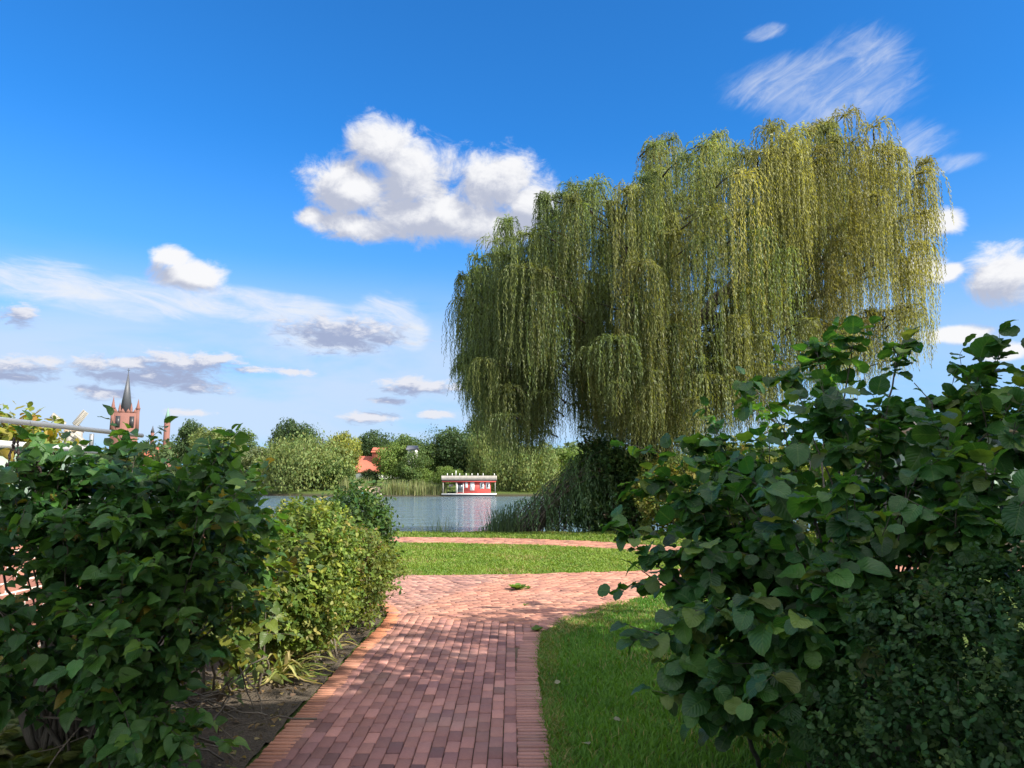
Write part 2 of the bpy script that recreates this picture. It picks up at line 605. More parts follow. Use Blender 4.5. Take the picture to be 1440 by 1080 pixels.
# ------------------------------------------------------------------ ground, water, paths
def terrain():
    ys = np.concatenate([np.arange(-30, 20, 2.0), np.arange(20, 27, 0.4), np.arange(27, 100, 6.0), np.arange(100, 122, 1.0),
                         np.arange(122, 400, 12.0), np.array([450, 600, 900, 1500, 3000, 6000])])
    xs = np.concatenate([np.array([-5000, -2500, -1200, -700, -450]), np.arange(-330, -40, 15.0), np.arange(-40, 40, 2.0), np.arange(40, 330, 15.0), np.array([450, 700, 1200, 2500, 5000])])
    X, Y = np.meshgrid(xs, ys)
    sh = 22.6 + 0.35 * np.sin(X * 0.35) + 0.25 * np.sin(X * 0.9 + 1)
    near = np.interp(Y - sh, [-50, 0, 0.5, 1.6, 4], [0, 0, -0.12, -0.95, -1.8])
    fs = 105 + 2.0 * np.sin(X * 0.07) + np.where(X < -25, np.minimum((-25 - X) * 0.5, 14), 0)
    far = np.interp(Y - fs, [-6, -0.5, 0.6, 3, 30, 140, 400, 1500], [-1.8, -0.95, -0.55, -0.25, 1.2, 4.5, 6.0, 6.0])
    Z = np.where(Y < 60, near, far)
    V = np.stack([X, Y, Z], -1).reshape(-1, 3)
    ny, nx = X.shape
    i, j = np.meshgrid(np.arange(ny - 1), np.arange(nx - 1), indexing='ij')
    a = i * nx + j
    F = np.stack([a, a + 1, a + nx + 1, a + nx], -1).reshape(-1, 4)
    tag(G().add(V, F).build('ground', M_GROUND, smooth=True), kind='structure')


terrain()
WZ = -0.8
tag(G().add([(-420, 22.9, WZ), (420, 22.9, WZ), (420, 135, WZ), (-420, 135, WZ)], [(0, 1, 2, 3)]).build('water', M_WATER), kind='structure')

R_EDGE = [(0.23, 0.5), (0.225, 4.5), (0.215, 6.3), (0.25, 7.3), (0.32, 8.2), (0.6, 8.8), (0.98, 9.35), (1.5, 10.1), (2.1, 11.0), (3.0, 11.8), (4.5, 12.6), (7.0, 13.3), (11, 13.9)]
L_EDGE = [(-1.5, 0.5), (-1.5, 7.4), (-1.47, 8.6), (-1.5, 9.2), (-1.68, 9.75), (-2.1, 10.15), (-3.2, 10.4), (-6, 10.6), (-11, 10.7)]
LAWN_NEAR = [(-11, 12.9), (-6, 12.75), (-2.1, 12.8), (0.2, 13.0), (2.0, 13.4), (4.0, 14.1), (7.0, 15.0), (11, 15.8)]
FP_NEAR = [(-14, 21.6), (-6.0, 20.2), (-3.0, 19.4), (0.36, 18.75), (1.8, 18.0), (3.2, 16.9), (5.5, 15.9), (11, 15.0)]
FP_FAR = [(-14, 23.0), (-6.0, 21.75), (-3.2, 21.2), (0.0, 20.75), (2.0, 19.8), (3.4, 18.6), (6.0, 17.4), (11, 16.6)]


def fill_poly(name, poly, z, mat):
    V = [(x, y, z) for x, y in poly]
    g = G()
    g.add(V, np.arange(len(V))[None])
    return tag(g.build(name, mat), kind='structure')


def strip(name, A, B, z, mat, n=60):
    A, B = np.asarray(A, float), np.asarray(B, float)
    def res(P):
        d = np.concatenate([[0], np.cumsum(np.linalg.norm(np.diff(P, axis=0), axis=1))])
        u = np.linspace(0, d[-1], n)
        return np.stack([np.interp(u, d, P[:, 0]), np.interp(u, d, P[:, 1])], 1)
    a, b = res(A), res(B)
    V = np.concatenate([np.c_[a, np.full(n, z)], np.c_[b, np.full(n, z)]])
    F = [(i, i + 1, n + i + 1, n + i) for i in range(n - 1)]
    return tag(G().add(V, F).build(name, mat, None), kind='structure')


def bricks(g, poly, ang, bw, bl, seed, c_lo, c_hi, gap=0.006, origin=(0, 0), z=0.03, tilt=0.012, shift=0.5, colfn=None, phase=None):
    """real bricks: chamfered tops, each with its own colour and tiny tilt, running bond with long side along local y"""
    r = rng(seed)
    P = np.asarray(poly)
    c, s = math.cos(ang), math.sin(ang)
    R = np.array([[c, -s], [s, c]])
    loc = (P - np.asarray(origin)) @ R
    x0, y0 = loc.min(0) - 0.3; x1, y1 = loc.max(0) + 0.3
    if phase is not None:
        x0 = phase - math.ceil((phase - x0) / bw) * bw
    nx = int((x1 - x0) / bw) + 1; ny = int((y1 - y0) / bl) + 2
    I, J = np.meshgrid(np.arange(nx), np.arange(ny), indexing='ij')
    off = r.random(nx) * bl * 0.16
    cx = x0 + I * bw
    cy = y0 + J * bl + (I % 2) * bl * shift + off[:, None]
    C = np.stack([cx.ravel(), cy.ravel()], 1)
    W = C @ R.T + np.asarray(origin)
    k = pip(W, poly)
    C = C[k]; W = W[k]
    n = len(C)
    hx, hy, ch = bw / 2 - gap / 2, bl / 2 - gap / 2, 0.004
    tv = np.array([(-hx + ch, -hy + ch, 0), (hx - ch, -hy + ch, 0), (hx - ch, hy - ch, 0), (-hx + ch, hy - ch, 0),
                   (-hx, -hy, -ch), (hx, -hy, -ch), (hx, hy, -ch), (-hx, hy, -ch),
                   (-hx, -hy, -0.05), (hx, -hy, -0.05), (hx, hy, -0.05), (-hx, hy, -0.05)])
    tf = np.array([(0, 1, 2, 3), (4, 5, 1, 0), (5, 6, 2, 1), (6, 7, 3, 2), (7, 4, 0, 3),
                   (8, 9, 5, 4), (9, 10, 6, 5), (10, 11, 7, 6), (11, 8, 4, 7)])
    V = np.tile(tv, (n, 1, 1))
    V[:, :, :2] *= 1 + r.normal(0, 0.012, (n, 1, 2))
    jz = r.normal(0, 0.0024, n) - 0.008 * np.exp(-((C[:, 0] + 0.5) / 0.25) ** 2 - ((C[:, 1] - 7.0) / 0.5) ** 2); tx = r.normal(0, tilt, n); ty = r.normal(0, tilt, n)
    V[:, :, 2] += jz[:, None] + V[:, :, 0] * tx[:, None] + V[:, :, 1] * ty[:, None]
    ra = r.normal(0, 0.012, n)
    x_ = V[:, :, 0] * np.cos(ra)[:, None] - V[:, :, 1] * np.sin(ra)[:, None]
    y_ = V[:, :, 0] * np.sin(ra)[:, None] + V[:, :, 1] * np.cos(ra)[:, None]
    V[:, :, 0] = x_ + C[:, 0:1]; V[:, :, 1] = y_ + C[:, 1:2]
    V[:, :, :2] = V[:, :, :2] @ R.T + np.asarray(origin)
    V[:, :, 2] += z
    f = r.random(n)[:, None]
    col = np.asarray(c_lo) * (1 - f) + np.asarray(c_hi) * f
    col = col * (1 + r.normal(0, 0.16, (n, 1)))
    dk = r.random(n) < 0.12
    col[dk] *= np.array([0.72, 0.74, 0.82])
    if colfn is not None:
        col = colfn(W, col, r)
    F = (tf[None] + (np.arange(n) * 12)[:, None, None]).reshape(-1, 4)
    g.add(V.reshape(-1, 3), F, np.repeat(np.clip(col, 0.01, 0.7), 12, 0))


def soldiers(g, pts, width, pitch, seed, c_lo, c_hi, side=1, z=0.032, colfn=None):
    """edging bricks set on edge across a curve; the curve is the outer edge"""
    r = rng(seed)
    P = np.asarray(pts, float)
    d = np.concatenate([[0], np.cumsum(np.linalg.norm(np.diff(P, axis=0), axis=1))])
    u = np.arange(pitch / 2, d[-1], pitch)
    c = np.stack([np.interp(u, d, P[:, 0]), np.interp(u, d, P[:, 1])], 1)
    T = norm(np.gradient(c, axis=0))
    Nn = np.stack([-T[:, 1], T[:, 0]], 1) * side
    n = len(c)
    f = r.random(n)[:, None]
    col = np.asarray(c_lo) * (1 - f) + np.asarray(c_hi) * f
    col = col * (1 + r.normal(0, 0.1, (n, 1)))
    if colfn is not None:
        col = colfn(c, col, r)
    h = pitch / 2 - 0.010
    for i in range(n):
        o = c[i] + Nn[i] * r.normal(0, 0.004)
        q = [o - T[i] * h, o + T[i] * h, o + T[i] * h + Nn[i] * width, o - T[i] * h + Nn[i] * width]
        zz = z + r.normal(0, 0.002)
        ctr = sum(q) / 4
        V = [(*(ctr + (a - ctr) * 0.93), zz) for a in q] + [(*a, zz - 0.005) for a in q] + [(*a, zz - 0.05) for a in q]
        F = [(0, 1, 2, 3), (4, 5, 1, 0), (5, 6, 2, 1), (6, 7, 3, 2), (7, 4, 0, 3), (8, 9, 5, 4), (9, 10, 6, 5), (10, 11, 7, 6), (11, 8, 4, 7)]
        if side < 0:
            F = [tuple(reversed(f_)) for f_ in F]
        g.add(V, F, np.clip(col[i], 0.01, 0.7))


def paths():
    junction = R_EDGE[:] + LAWN_NEAR[::-1] + L_EDGE[::-1]
    V = [(x, y, 0.010) for x, y in junction]
    tag(G().add(V, np.arange(len(V))[None]).build('path_bed', M_SAND), kind='structure')
    strip('far_path_bed', FP_NEAR, FP_FAR, 0.010, M_SAND)
    lo, hi = (0.225, 0.110, 0.100), (0.375, 0.182, 0.150)
    lo2, hi2 = (0.33, 0.15, 0.11), (0.455, 0.225, 0.155)
    bw, bl = 0.0875, 0.185
    seam = [(-1.34, 9.3), (-0.9, 9.0), (-0.3, 8.75), (0.3, 8.6), (0.62, 8.85)]
    main = [(-1.33, 0.5), (0.03, 0.5), (0.02, 6.3), (0.06, 7.3), (0.14, 8.1), (0.42, 8.78)] + seam[::-1][1:]

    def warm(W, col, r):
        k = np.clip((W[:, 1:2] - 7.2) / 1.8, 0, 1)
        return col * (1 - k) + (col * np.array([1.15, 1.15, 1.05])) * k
    g = G()
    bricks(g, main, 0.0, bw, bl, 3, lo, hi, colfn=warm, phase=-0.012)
    tag(g.build('path', M_PAVER), kind='structure')
    # crossing path: two fields of brick laid at different angles
    cross_r = seam + [(0.98, 9.35), (1.5, 10.1), (2.1, 11.0), (3.0, 11.8), (4.5, 12.6), (7.0, 13.3), (11, 13.9)] + LAWN_NEAR[::-1][:5] + [(-0.1, 12.9)]
    cross_l = [(-1.34, 9.3), (-0.1, 12.9)] + LAWN_NEAR[:4][::-1] + L_EDGE[3:][::-1]
    g = G()
    bricks(g, cross_r, math.radians(-68), bw, bl, 4, lo2, hi2)
    bricks(g, cross_l, math.radians(-112), bw, bl, 5, (0.28, 0.148, 0.125), (0.41, 0.215, 0.165))
    tag(g.build('crossing_path', M_PAVER), kind='structure')
    g = G()
    bricks(g, FP_NEAR + FP_FAR[::-1], math.radians(70), 0.11, 0.22, 6, lo2, hi2)
    tag(g.build('far_path', M_PAVER), kind='structure')
    g = G()
    soldiers(g, R_EDGE[:7], 0.19, 0.058, 8, (0.27, 0.138, 0.118), (0.39, 0.20, 0.16), side=1)

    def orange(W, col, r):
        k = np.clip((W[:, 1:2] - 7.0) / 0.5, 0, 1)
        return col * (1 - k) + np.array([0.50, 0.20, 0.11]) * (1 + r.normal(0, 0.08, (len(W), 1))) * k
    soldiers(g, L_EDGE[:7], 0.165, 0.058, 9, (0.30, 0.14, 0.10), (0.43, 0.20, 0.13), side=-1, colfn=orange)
    tag(g.build('path_edging', M_PAVER), kind='structure')


paths()


def soil_bed():
    # planting bed: a lumpy sheet that rises a little behind the edging
    xs = np.arange(-11, -1.45, 0.12); ys = np.arange(0.6, 10.5, 0.12)
    X, Y = np.meshgrid(xs, ys)
    r = rng(21)
    Z = 0.028 + 0.05 * np.clip((-1.6 - X) / 1.2, 0, 1) + r.normal(0, 0.012, X.shape)
    ny, nx = X.shape
    i, j = np.meshgrid(np.arange(ny - 1), np.arange(nx - 1), indexing='ij')
    a = (i * nx + j).ravel()
    F = np.stack([a, a + 1, a + nx + 1, a + nx], -1)
    cen = np.stack([X[:-1, :-1].ravel() + 0.06, Y[:-1, :-1].ravel() + 0.06], 1)
    poly = [(-1.48, 0.4), (-1.48, 7.4), (-1.44, 8.6), (-1.48, 9.15), (-1.66, 9.7), (-2.1, 10.1), (-3.2, 10.35), (-11, 10.6), (-11, 0.4)]
    k = pip(cen, poly)
    tag(G().add(np.stack([X, Y, Z], -1).reshape(-1, 3), F[k]).build('soil_bed', M_SOIL, smooth=True), kind='structure')


soil_bed()


def grass(name, poly, n, seed, h0, h1, c1, c2, lean=0.5, w=0.0035, dry=0.1, ybias=0.0):
    r = rng(seed)
    P = np.asarray(poly)
    lo, hi = P.min(0), P.max(0)
    A = lo + r.random((n * 3, 2)) * (hi - lo)
    if ybias:
        A[:, 1] = lo[1] + (r.random(n * 3) ** ybias) * (hi[1] - lo[1])
    A = A[pip(A, poly)][:n]
    n = len(A)
    th = r.random(n) * 2 * math.pi
    d = np.stack([np.cos(th), np.sin(th)], 1)
    clump = 0.5 + 0.5 * np.sin(A[:, 0] * 3.1 + 1.3 * np.sin(A[:, 1] * 2.3)) * np.sin(A[:, 1] * 2.7 + np.sin(A[:, 0] * 1.9))
    h = (h0 + (h1 - h0) * r.random(n)) * (0.75 + 0.5 * clump)
    b = h * lean * (0.3 + r.random(n))
    wv = w * (0.7 + 0.6 * r.random(n)) * (1 + A[:, 1] * 0.12)
    ph = th + math.pi / 2 + r.normal(0, 0.6, n)
    s = np.stack([np.cos(ph), np.sin(ph)], 1) * wv[:, None]
    z0 = np.full(n, 0.0)
    V = np.zeros((n, 5, 3))
    V[:, 0, :2] = A - s; V[:, 1, :2] = A + s
    V[:, 2, :2] = A + d * (b * 0.35)[:, None] + s * 0.8; V[:, 3, :2] = A + d * (b * 0.35)[:, None] - s * 0.8
    V[:, 2, 2] = V[:, 3, 2] = h * 0.6
    V[:, 4, :2] = A + d * b[:, None]; V[:, 4, 2] = h * 0.95
    V[:, :, 2] += z0[:, None]
    f = np.clip(clump + r.normal(0, 0.3, n), 0, 1)[:, None]
    col = np.asarray(c1) * (1 - f) + np.asarray(c2) * f
    patch = np.clip(np.sin(A[:, 0] * 1.7 + 2.1 * np.sin(A[:, 1] * 1.1)) * np.sin(A[:, 1] * 1.4 + 1.7 * np.sin(A[:, 0] * 0.8 + 1)), 0, 1)
    k = r.random(n) < dry * (0.5 + 3.0 * patch ** 2)
    col[k] = np.array([0.26, 0.23, 0.09]) * (0.7 + 0.6 * r.random((k.sum(), 1)))
    idx = np.arange(n) * 5
    F4 = np.stack([idx, idx + 1, idx + 2, idx + 3], 1)
    F3 = np.stack([idx + 3, idx + 2, idx + 4], 1)
    tag(G().add(V.reshape(-1, 3), [F4, F3], np.repeat(col, 5, 0)).build(name, M_GRASS),
        {'near': 'short green grass of the lawn beside the brick path', 'mid': 'sunlit short grass of the lawn between the two brick paths',
         'far': 'narrow strip of grass between the far path and the water'}[name.split('_')[0]] if 0 else None, kind='stuff')


near_poly = [(0.215, 2.5)] + [(x + 0.0, y) for x, y in R_EDGE[1:]] + [(11, 2.5)]
tagless = None


def lawn_grass():
    c1, c2 = (0.065, 0.165, 0.02), (0.12, 0.25, 0.034)
    grass('grass', [(0.20, 3.4), (0.20, 6.3), (0.24, 7.3), (0.3, 8.2), (0.58, 8.85), (0.95, 9.4), (1.5, 10.15), (2.1, 11.05), (3.0, 11.9), (4.2, 12.5), (4.2, 8), (2.6, 3.4)],
          95000, 31, 0.03, 0.065, c1, c2, 0.8, 0.0028, 0.09, 1.25)
    grass('grass', [(-6, 12.72), (-2.1, 12.75), (0.2, 12.95), (2.0, 13.35), (4.0, 14.05), (7.0, 14.95), (5.5, 15.95), (3.2, 16.95), (1.8, 18.05), (0.36, 18.8), (-3.0, 19.45), (-6, 20.2)],
          85000, 32, 0.03, 0.06, (0.105, 0.185, 0.026), (0.18, 0.26, 0.045), 0.8, 0.004, 0.12)
    grass('grass', [(-8, 22.1), (-3.2, 21.15), (0, 20.7), (2, 19.75), (3.4, 18.55), (6, 17.35), (11, 16.55), (11, 23), (-8, 23)],
          42000, 33, 0.04, 0.09, (0.10, 0.175, 0.026), (0.17, 0.24, 0.045), 0.8, 0.005, 0.12)
    # ragged, drier verge along the path edge
    grass('grass', [(0.19, 3.6), (0.185, 6.3), (0.21, 7.3), (0.28, 8.2), (0.55, 8.9), (0.9, 9.45), (1.4, 10.2), (1.7, 10.0), (1.2, 9.2), (0.85, 8.6), (0.5, 7.9), (0.36, 6.3), (0.36, 3.6)],
          14000, 34, 0.025, 0.06, (0.12, 0.15, 0.035), (0.20, 0.21, 0.06), 1.2, 0.003, 0.35)


lawn_grass()


# ------------------------------------------------------------------ leaf templates
def leaf_template(kind, var=0):
    if kind == 'hazel':       # broad, round, short point, serrated
        ws = [0.10, 0.30, 0.40, 0.47, 0.50, 0.51, 0.49, 0.44, 0.35, 0.22, 0.08]; ts = [0.0, 0.07, 0.17, 0.29, 0.41, 0.53, 0.65, 0.76, 0.86, 0.93, 0.975]; fold, droop, ser = 0.13, 0.38, 0.02
    elif kind == 'lilac':     # heart shaped with a point
        ws = [0.13, 0.36, 0.41, 0.36, 0.25, 0.12, 0.04]; ts = [0.0, 0.1, 0.26, 0.46, 0.66, 0.83, 0.93]; fold, droop, ser = 0.22, 0.2, 0.0
    elif kind == 'oval':
        ws = [0.05, 0.24, 0.30, 0.22]; ts = [0.0, 0.25, 0.55, 0.82]; fold, droop, ser = 0.2, 0.12, 0.0
    else:                     # plain small leaf
        ws = [0.0, 0.33]; ts = [0.0, 0.45]; fold, droop, ser = 0.12, 0.1, 0.0
    fold += (0, 0.16, -0.10, 0.30)[var]; droop += (0, 0.22, -0.25, 0.05)[var]
    tw_ = (0.0, 0.12, -0.15, 0.2)[var]
    V, U = [], []
    n = len(ws)
    for i, (w, t_) in enumerate(zip(ws, ts)):
        z = -droop * t_ * t_
        k = 1 + (ser / 0.3 if i % 2 else 0)
        V += [(-w * k, t_ - (0.05 if i == 0 else 0), z + fold * w + (0.04 * math.sin(i * 2.1))), (0, t_, z), (w * k, t_ - (0.05 if i == 0 else 0), z + fold * w + 0.04 * math.sin(i * 1.7 + 1))]
        U += [(-1 * min(1, w / 0.3), t_, 0), (0, t_, 0), (min(1, w / 0.3), t_, 0)]
    V = [(x, y, z + tw_ * x * y + 0.02 * math.sin(9 * y + 5 * x + var)) for x, y, z in V]
    V.append((0, 1.0, -droop)); U.append((0, 1, 0))
    F4, F3 = [], []
    for i in range(n - 1):
        a = i * 3
        F4 += [(a, a + 1, a + 4, a + 3), (a + 1, a + 2, a + 5, a + 4)]
    a = (n - 1) * 3
    F3 += [(a, a + 1, a + 3), (a + 1, a + 2, a + 3)]
    return np.array(V), [np.array(F4), np.array(F3)], np.array(U)


T_OVAL, T_TINY = leaf_template('oval'), leaf_template('tiny')
T_HAZEL, T_LILAC = [leaf_template('hazel', q) for q in range(4)], [leaf_template('lilac', q) for q in range(4)]
T_DIAMOND = (np.array([(0, 0, 0), (0.5, 0.45, 0.06), (0, 1, -0.1), (-0.5, 0.45, 0.06)]), [np.array([(0, 1, 2, 3)])], None)


def put_leaves(g, T, pos, ydir, nrm, size, col, width=1.0):
    if isinstance(T, list):
        size = np.broadcast_to(np.asarray(size, float), (len(pos),))
        k = (np.arange(len(pos)) * 7919 // 13) % len(T)
        for q, T1 in enumerate(T):
            i = k == q
            put_leaves(g, T1, pos[i], ydir[i], nrm[i], size[i], col[i], width)
        return
    V, F, U = T
    n = len(pos)
    if n == 0:
        return
    y = norm(ydir)
    x = norm(np.cross(y, nrm))
    z = np.cross(x, y)
    size = np.broadcast_to(np.asarray(size, float), (n,))
    W = pos[:, None, :] + size[:, None, None] * (V[None, :, 0:1] * width * x[:, None, :] + V[None, :, 1:2] * y[:, None, :] + V[None, :, 2:3] * z[:, None, :])
    k = len(V)
    Fs = [(f[None] + (np.arange(n) * k)[:, None, None]).reshape(-1, f.shape[1]) for f in F]
    g.add(W.reshape(-1, 3), Fs, np.repeat(col, k, 0), None if U is None else np.tile(U, (n, 1)))


def pick_cols(r, n, palette, weights, var=0.15):
    pal = np.asarray(palette, float)
    i = r.choice(len(pal), n, p=np.asarray(weights) / np.sum(weights))
    c = pal[i] * (1 + r.normal(0, var, (n, 1)))
    c[:, 0] *= 1 + r.normal(0, 0.1, n)
    return np.clip(c, 0.004, 0.6)


def curve(p0, p1, r, n=10, lift=0.25, jit=0.03, out=0.0):
    p0, p1 = np.asarray(p0, float), np.asarray(p1, float)
    d = p1 - p0
    L = np.linalg.norm(d)
    mid = p0 + d * 0.5 + np.array([0, 0, lift * L]) + r.normal(0, 0.06, 3) * L
    t_ = np.linspace(0, 1, n)[:, None]
    P = (1 - t_) ** 2 * p0 + 2 * t_ * (1 - t_) * mid + t_ ** 2 * p1
    J = r.normal(0, jit, (n, 3)) * L * 0.25
    J[0] = 0
    return P + J


def branchy(name, label, cat, base, tips, T, leaf_m, bark_m, seed, leaf, palette, weights, twigs=6, tw_len=(0.2, 0.5), per_twig=8, r0=0.02, base_r=0.25,
            extra=0, start=0.3, lift=0.12, up=0.7, stem_leaves=12, colfn=None, group=None, extra_fn=None, jitter=0.28, leafvar=0.3):
    """shrub grown as stems -> twigs -> leaves"""
    r = rng(seed)
    root = thing(name, label, cat, base, group)
    tips = [np.asarray(t_, float) for t_ in tips]
    n_main = len(tips)
    for _ in range(extra):
        a = tips[r.integers(len(tips))]
        b = min(tips, key=lambda q: np.linalg.norm(q - a) + (9 if q is a else 0) + r.random() * 0.5)
        tips.append(a + (b - a) * r.random() * 0.9 + r.normal(0, jitter, 3) * np.array([0.6, 1.0, 0.5]))
    gs, gf = G(), G()
    pos, yd, nr, tang = [], [], [], []
    base = np.asarray(base, float)
    for ti, tip in enumerate(tips):
        b0 = base + np.array([r.normal(0, base_r), r.normal(0, base_r), 0])
        P = curve(b0, tip, r, 12, lift, 0.03)
        L = np.linalg.norm(tip - b0)
        rs = np.linspace(r0, r0 * 0.18, 12) * (0.7 + 0.6 * r.random())
        i0 = 0 if ti < n_main else 6
        gs.tube(P[i0:], rs[i0:] * (1 if i0 == 0 else 0.6), 5)
        outd = norm((tip - base) * np.array([1, 1, 0.2]))
        lines = []
        k0 = int(12 * max(start, 0.35))
        lines.append((P[k0:], stem_leaves))
        for _ in range(twigs):
            u = start + (1 - start) * r.random() ** 0.8
            q = u * 11
            i = min(int(q), 10)
            o = P[i] + (P[i + 1] - P[i]) * (q - i)
            d = norm(norm(P[i + 1] - P[i]) * 0.5 + outd * 0.35 + r.normal(0, 0.6, 3) + np.array([0, 0, 0.15]))
            tl = tw_len[0] + (tw_len[1] - tw_len[0]) * r.random()
            s_ = np.linspace(0, 1, 5)[:, None]
            Q = o + d * tl * s_ + np.array([0, 0, -0.12 * tl]) * s_ ** 2 + r.normal(0, 0.012, (5, 3)) * s_
            gs.tube(Q, np.linspace(r0 * 0.22, r0 * 0.08, 5), 3)
            lines.append((Q, per_twig))
        for Q, nl in lines:
            if nl <= 0: continue
            u = np.linspace(0.12, 1.0, nl) * (len(Q) - 1)
            i = np.minimum(u.astype(int), len(Q) - 2)
            p = Q[i] + (Q[i + 1] - Q[i]) * (u - i)[:, None]
            tg = norm(Q[i + 1] - Q[i])
            side = norm(np.cross(tg, np.array([0, 0, 1.0])) + 1e-6)
            sg = np.where(np.arange(nl) % 2 == 0, 1.0, -1.0)[:, None]
            y = norm(tg * 0.45 + side * sg * 0.9 + r.normal(0, 0.35, (nl, 3)) + np.array([0, 0, -0.28]))
            y[-1] = tg[-1]
            nn = norm(np.array([0, 0, up]) + r.normal(0, 0.33, (nl, 3)) + outd * 0.2)
            pos.append(p + y * leaf * 0.12); yd.append(y); nr.append(nn)
    pos, yd, nr = np.concatenate(pos), np.concatenate(yd), np.concatenate(nr)
    ok = pos[:, 2] > 0.05
    pos, yd, nr = pos[ok], yd[ok], nr[ok]
    n = len(pos)
    col = pick_cols(r, n, palette, weights)
    if colfn is not None:
        col = colfn(pos, col, r)
    size = leaf * np.clip(r.normal(1, leafvar, n), 0.45, 1.5)
    put_leaves(gf, T, pos, yd, nr, size, col)
    gs.build('stem', bark_m, root, smooth=True)
    gf.build('foliage', leaf_m, root, smooth=False)
    if extra_fn: extra_fn(root, tips, r)
    return root


def lumpy(d, ph):
    return 1 + 0.13 * np.sin(d[:, 0] * 4.1 + ph) * np.sin(d[:, 1] * 3.7 + ph * 2) + 0.11 * np.sin(d[:, 2] * 5.3 + d[:, 0] * 3 + ph * 3)


def bushy(name, label, cat, base, blobs, sprigs, per, sp_len, T, leaf, mat, palette, weights, seed, shell=(0.55, 1.0), stems=14, bark=None, up=0.5, r0=0.012,
          group=None, width=1.0, colfn=None, droop=0.0, tall=0):
    """rounded shrub: leafy sprigs through the outer shell of a few ellipsoids, stems inside"""
    r = rng(seed)
    root = thing(name, label, cat, base, group)
    gf, gs = G(), G()
    vol = np.array([b[3] * b[4] * b[5] for b in blobs]) ** 0.67
    which = r.choice(len(blobs), sprigs, p=vol / vol.sum())
    B = np.asarray(blobs, float)[which]
    d = norm(r.normal(0, 1, (sprigs, 3)))
    rad = (shell[0] + (shell[1] - shell[0]) * r.random(sprigs) ** 0.6) * lumpy(d, seed)
    c = B[:, :3] + d * rad[:, None] * B[:, 3:6]
    c[:, 2] = np.maximum(c[:, 2], 0.04)
    sd = norm(d * 0.9 + r.normal(0, 0.45, (sprigs, 3)) + np.array([0, 0, 0.35 - droop]))
    sl = sp_len * (0.5 + r.random(sprigs))
    tall_i = r.random(sprigs) < tall
    sl[tall_i] *= 2.2
    u = np.linspace(0.05, 1, per)
    p = c[:, None, :] + sd[:, None, :] * (sl[:, None] * u[None, :])[:, :, None]
    p[:, :, 2] -= droop * (sl[:, None] * u[None] ** 2)
    n = sprigs * per
    p = p.reshape(n, 3)
    sdr = np.repeat(sd, per, 0)
    side = norm(np.cross(sdr, r.normal(0, 1, (n, 3))))
    y = norm(sdr * 0.55 + side * 0.85 + np.array([0, 0, -droop]))
    nn = norm(np.repeat(d, per, 0) * 0.5 + np.array([0, 0, up]) + r.normal(0, 0.4, (n, 3)))
    col = np.repeat(pick_cols(r, sprigs, palette, weights, 0.2), per, 0) * (1 + r.normal(0, 0.12, (n, 1)))
    if colfn is not None:
        col = colfn(p, col, r)
    put_leaves(gf, T, p, y, nn, leaf * np.clip(r.normal(1, 0.2, n), 0.5, 1.5), np.clip(col, 0.004, 0.6), width)
    base = np.asarray(base, float)
    for k in range(stems):
        tip = c[r.integers(sprigs)] * np.array([0.75, 0.75, 1]) + base * np.array([0.25, 0.25, 0])
        tip[2] = max(tip[2], 0.35)
        b0 = base + np.array([r.normal(0, 0.10), r.normal(0, 0.10), 0]) * max(1, 4 * r0 / 0.03)
        gs.tube(curve(b0, tip, r, 9, 0.1), np.linspace(r0, r0 * 0.25, 9), 5)
    gs.build('stem', bark or M_BARK2, root, smooth=True)
    gf.build('foliage', mat, root)
    return root


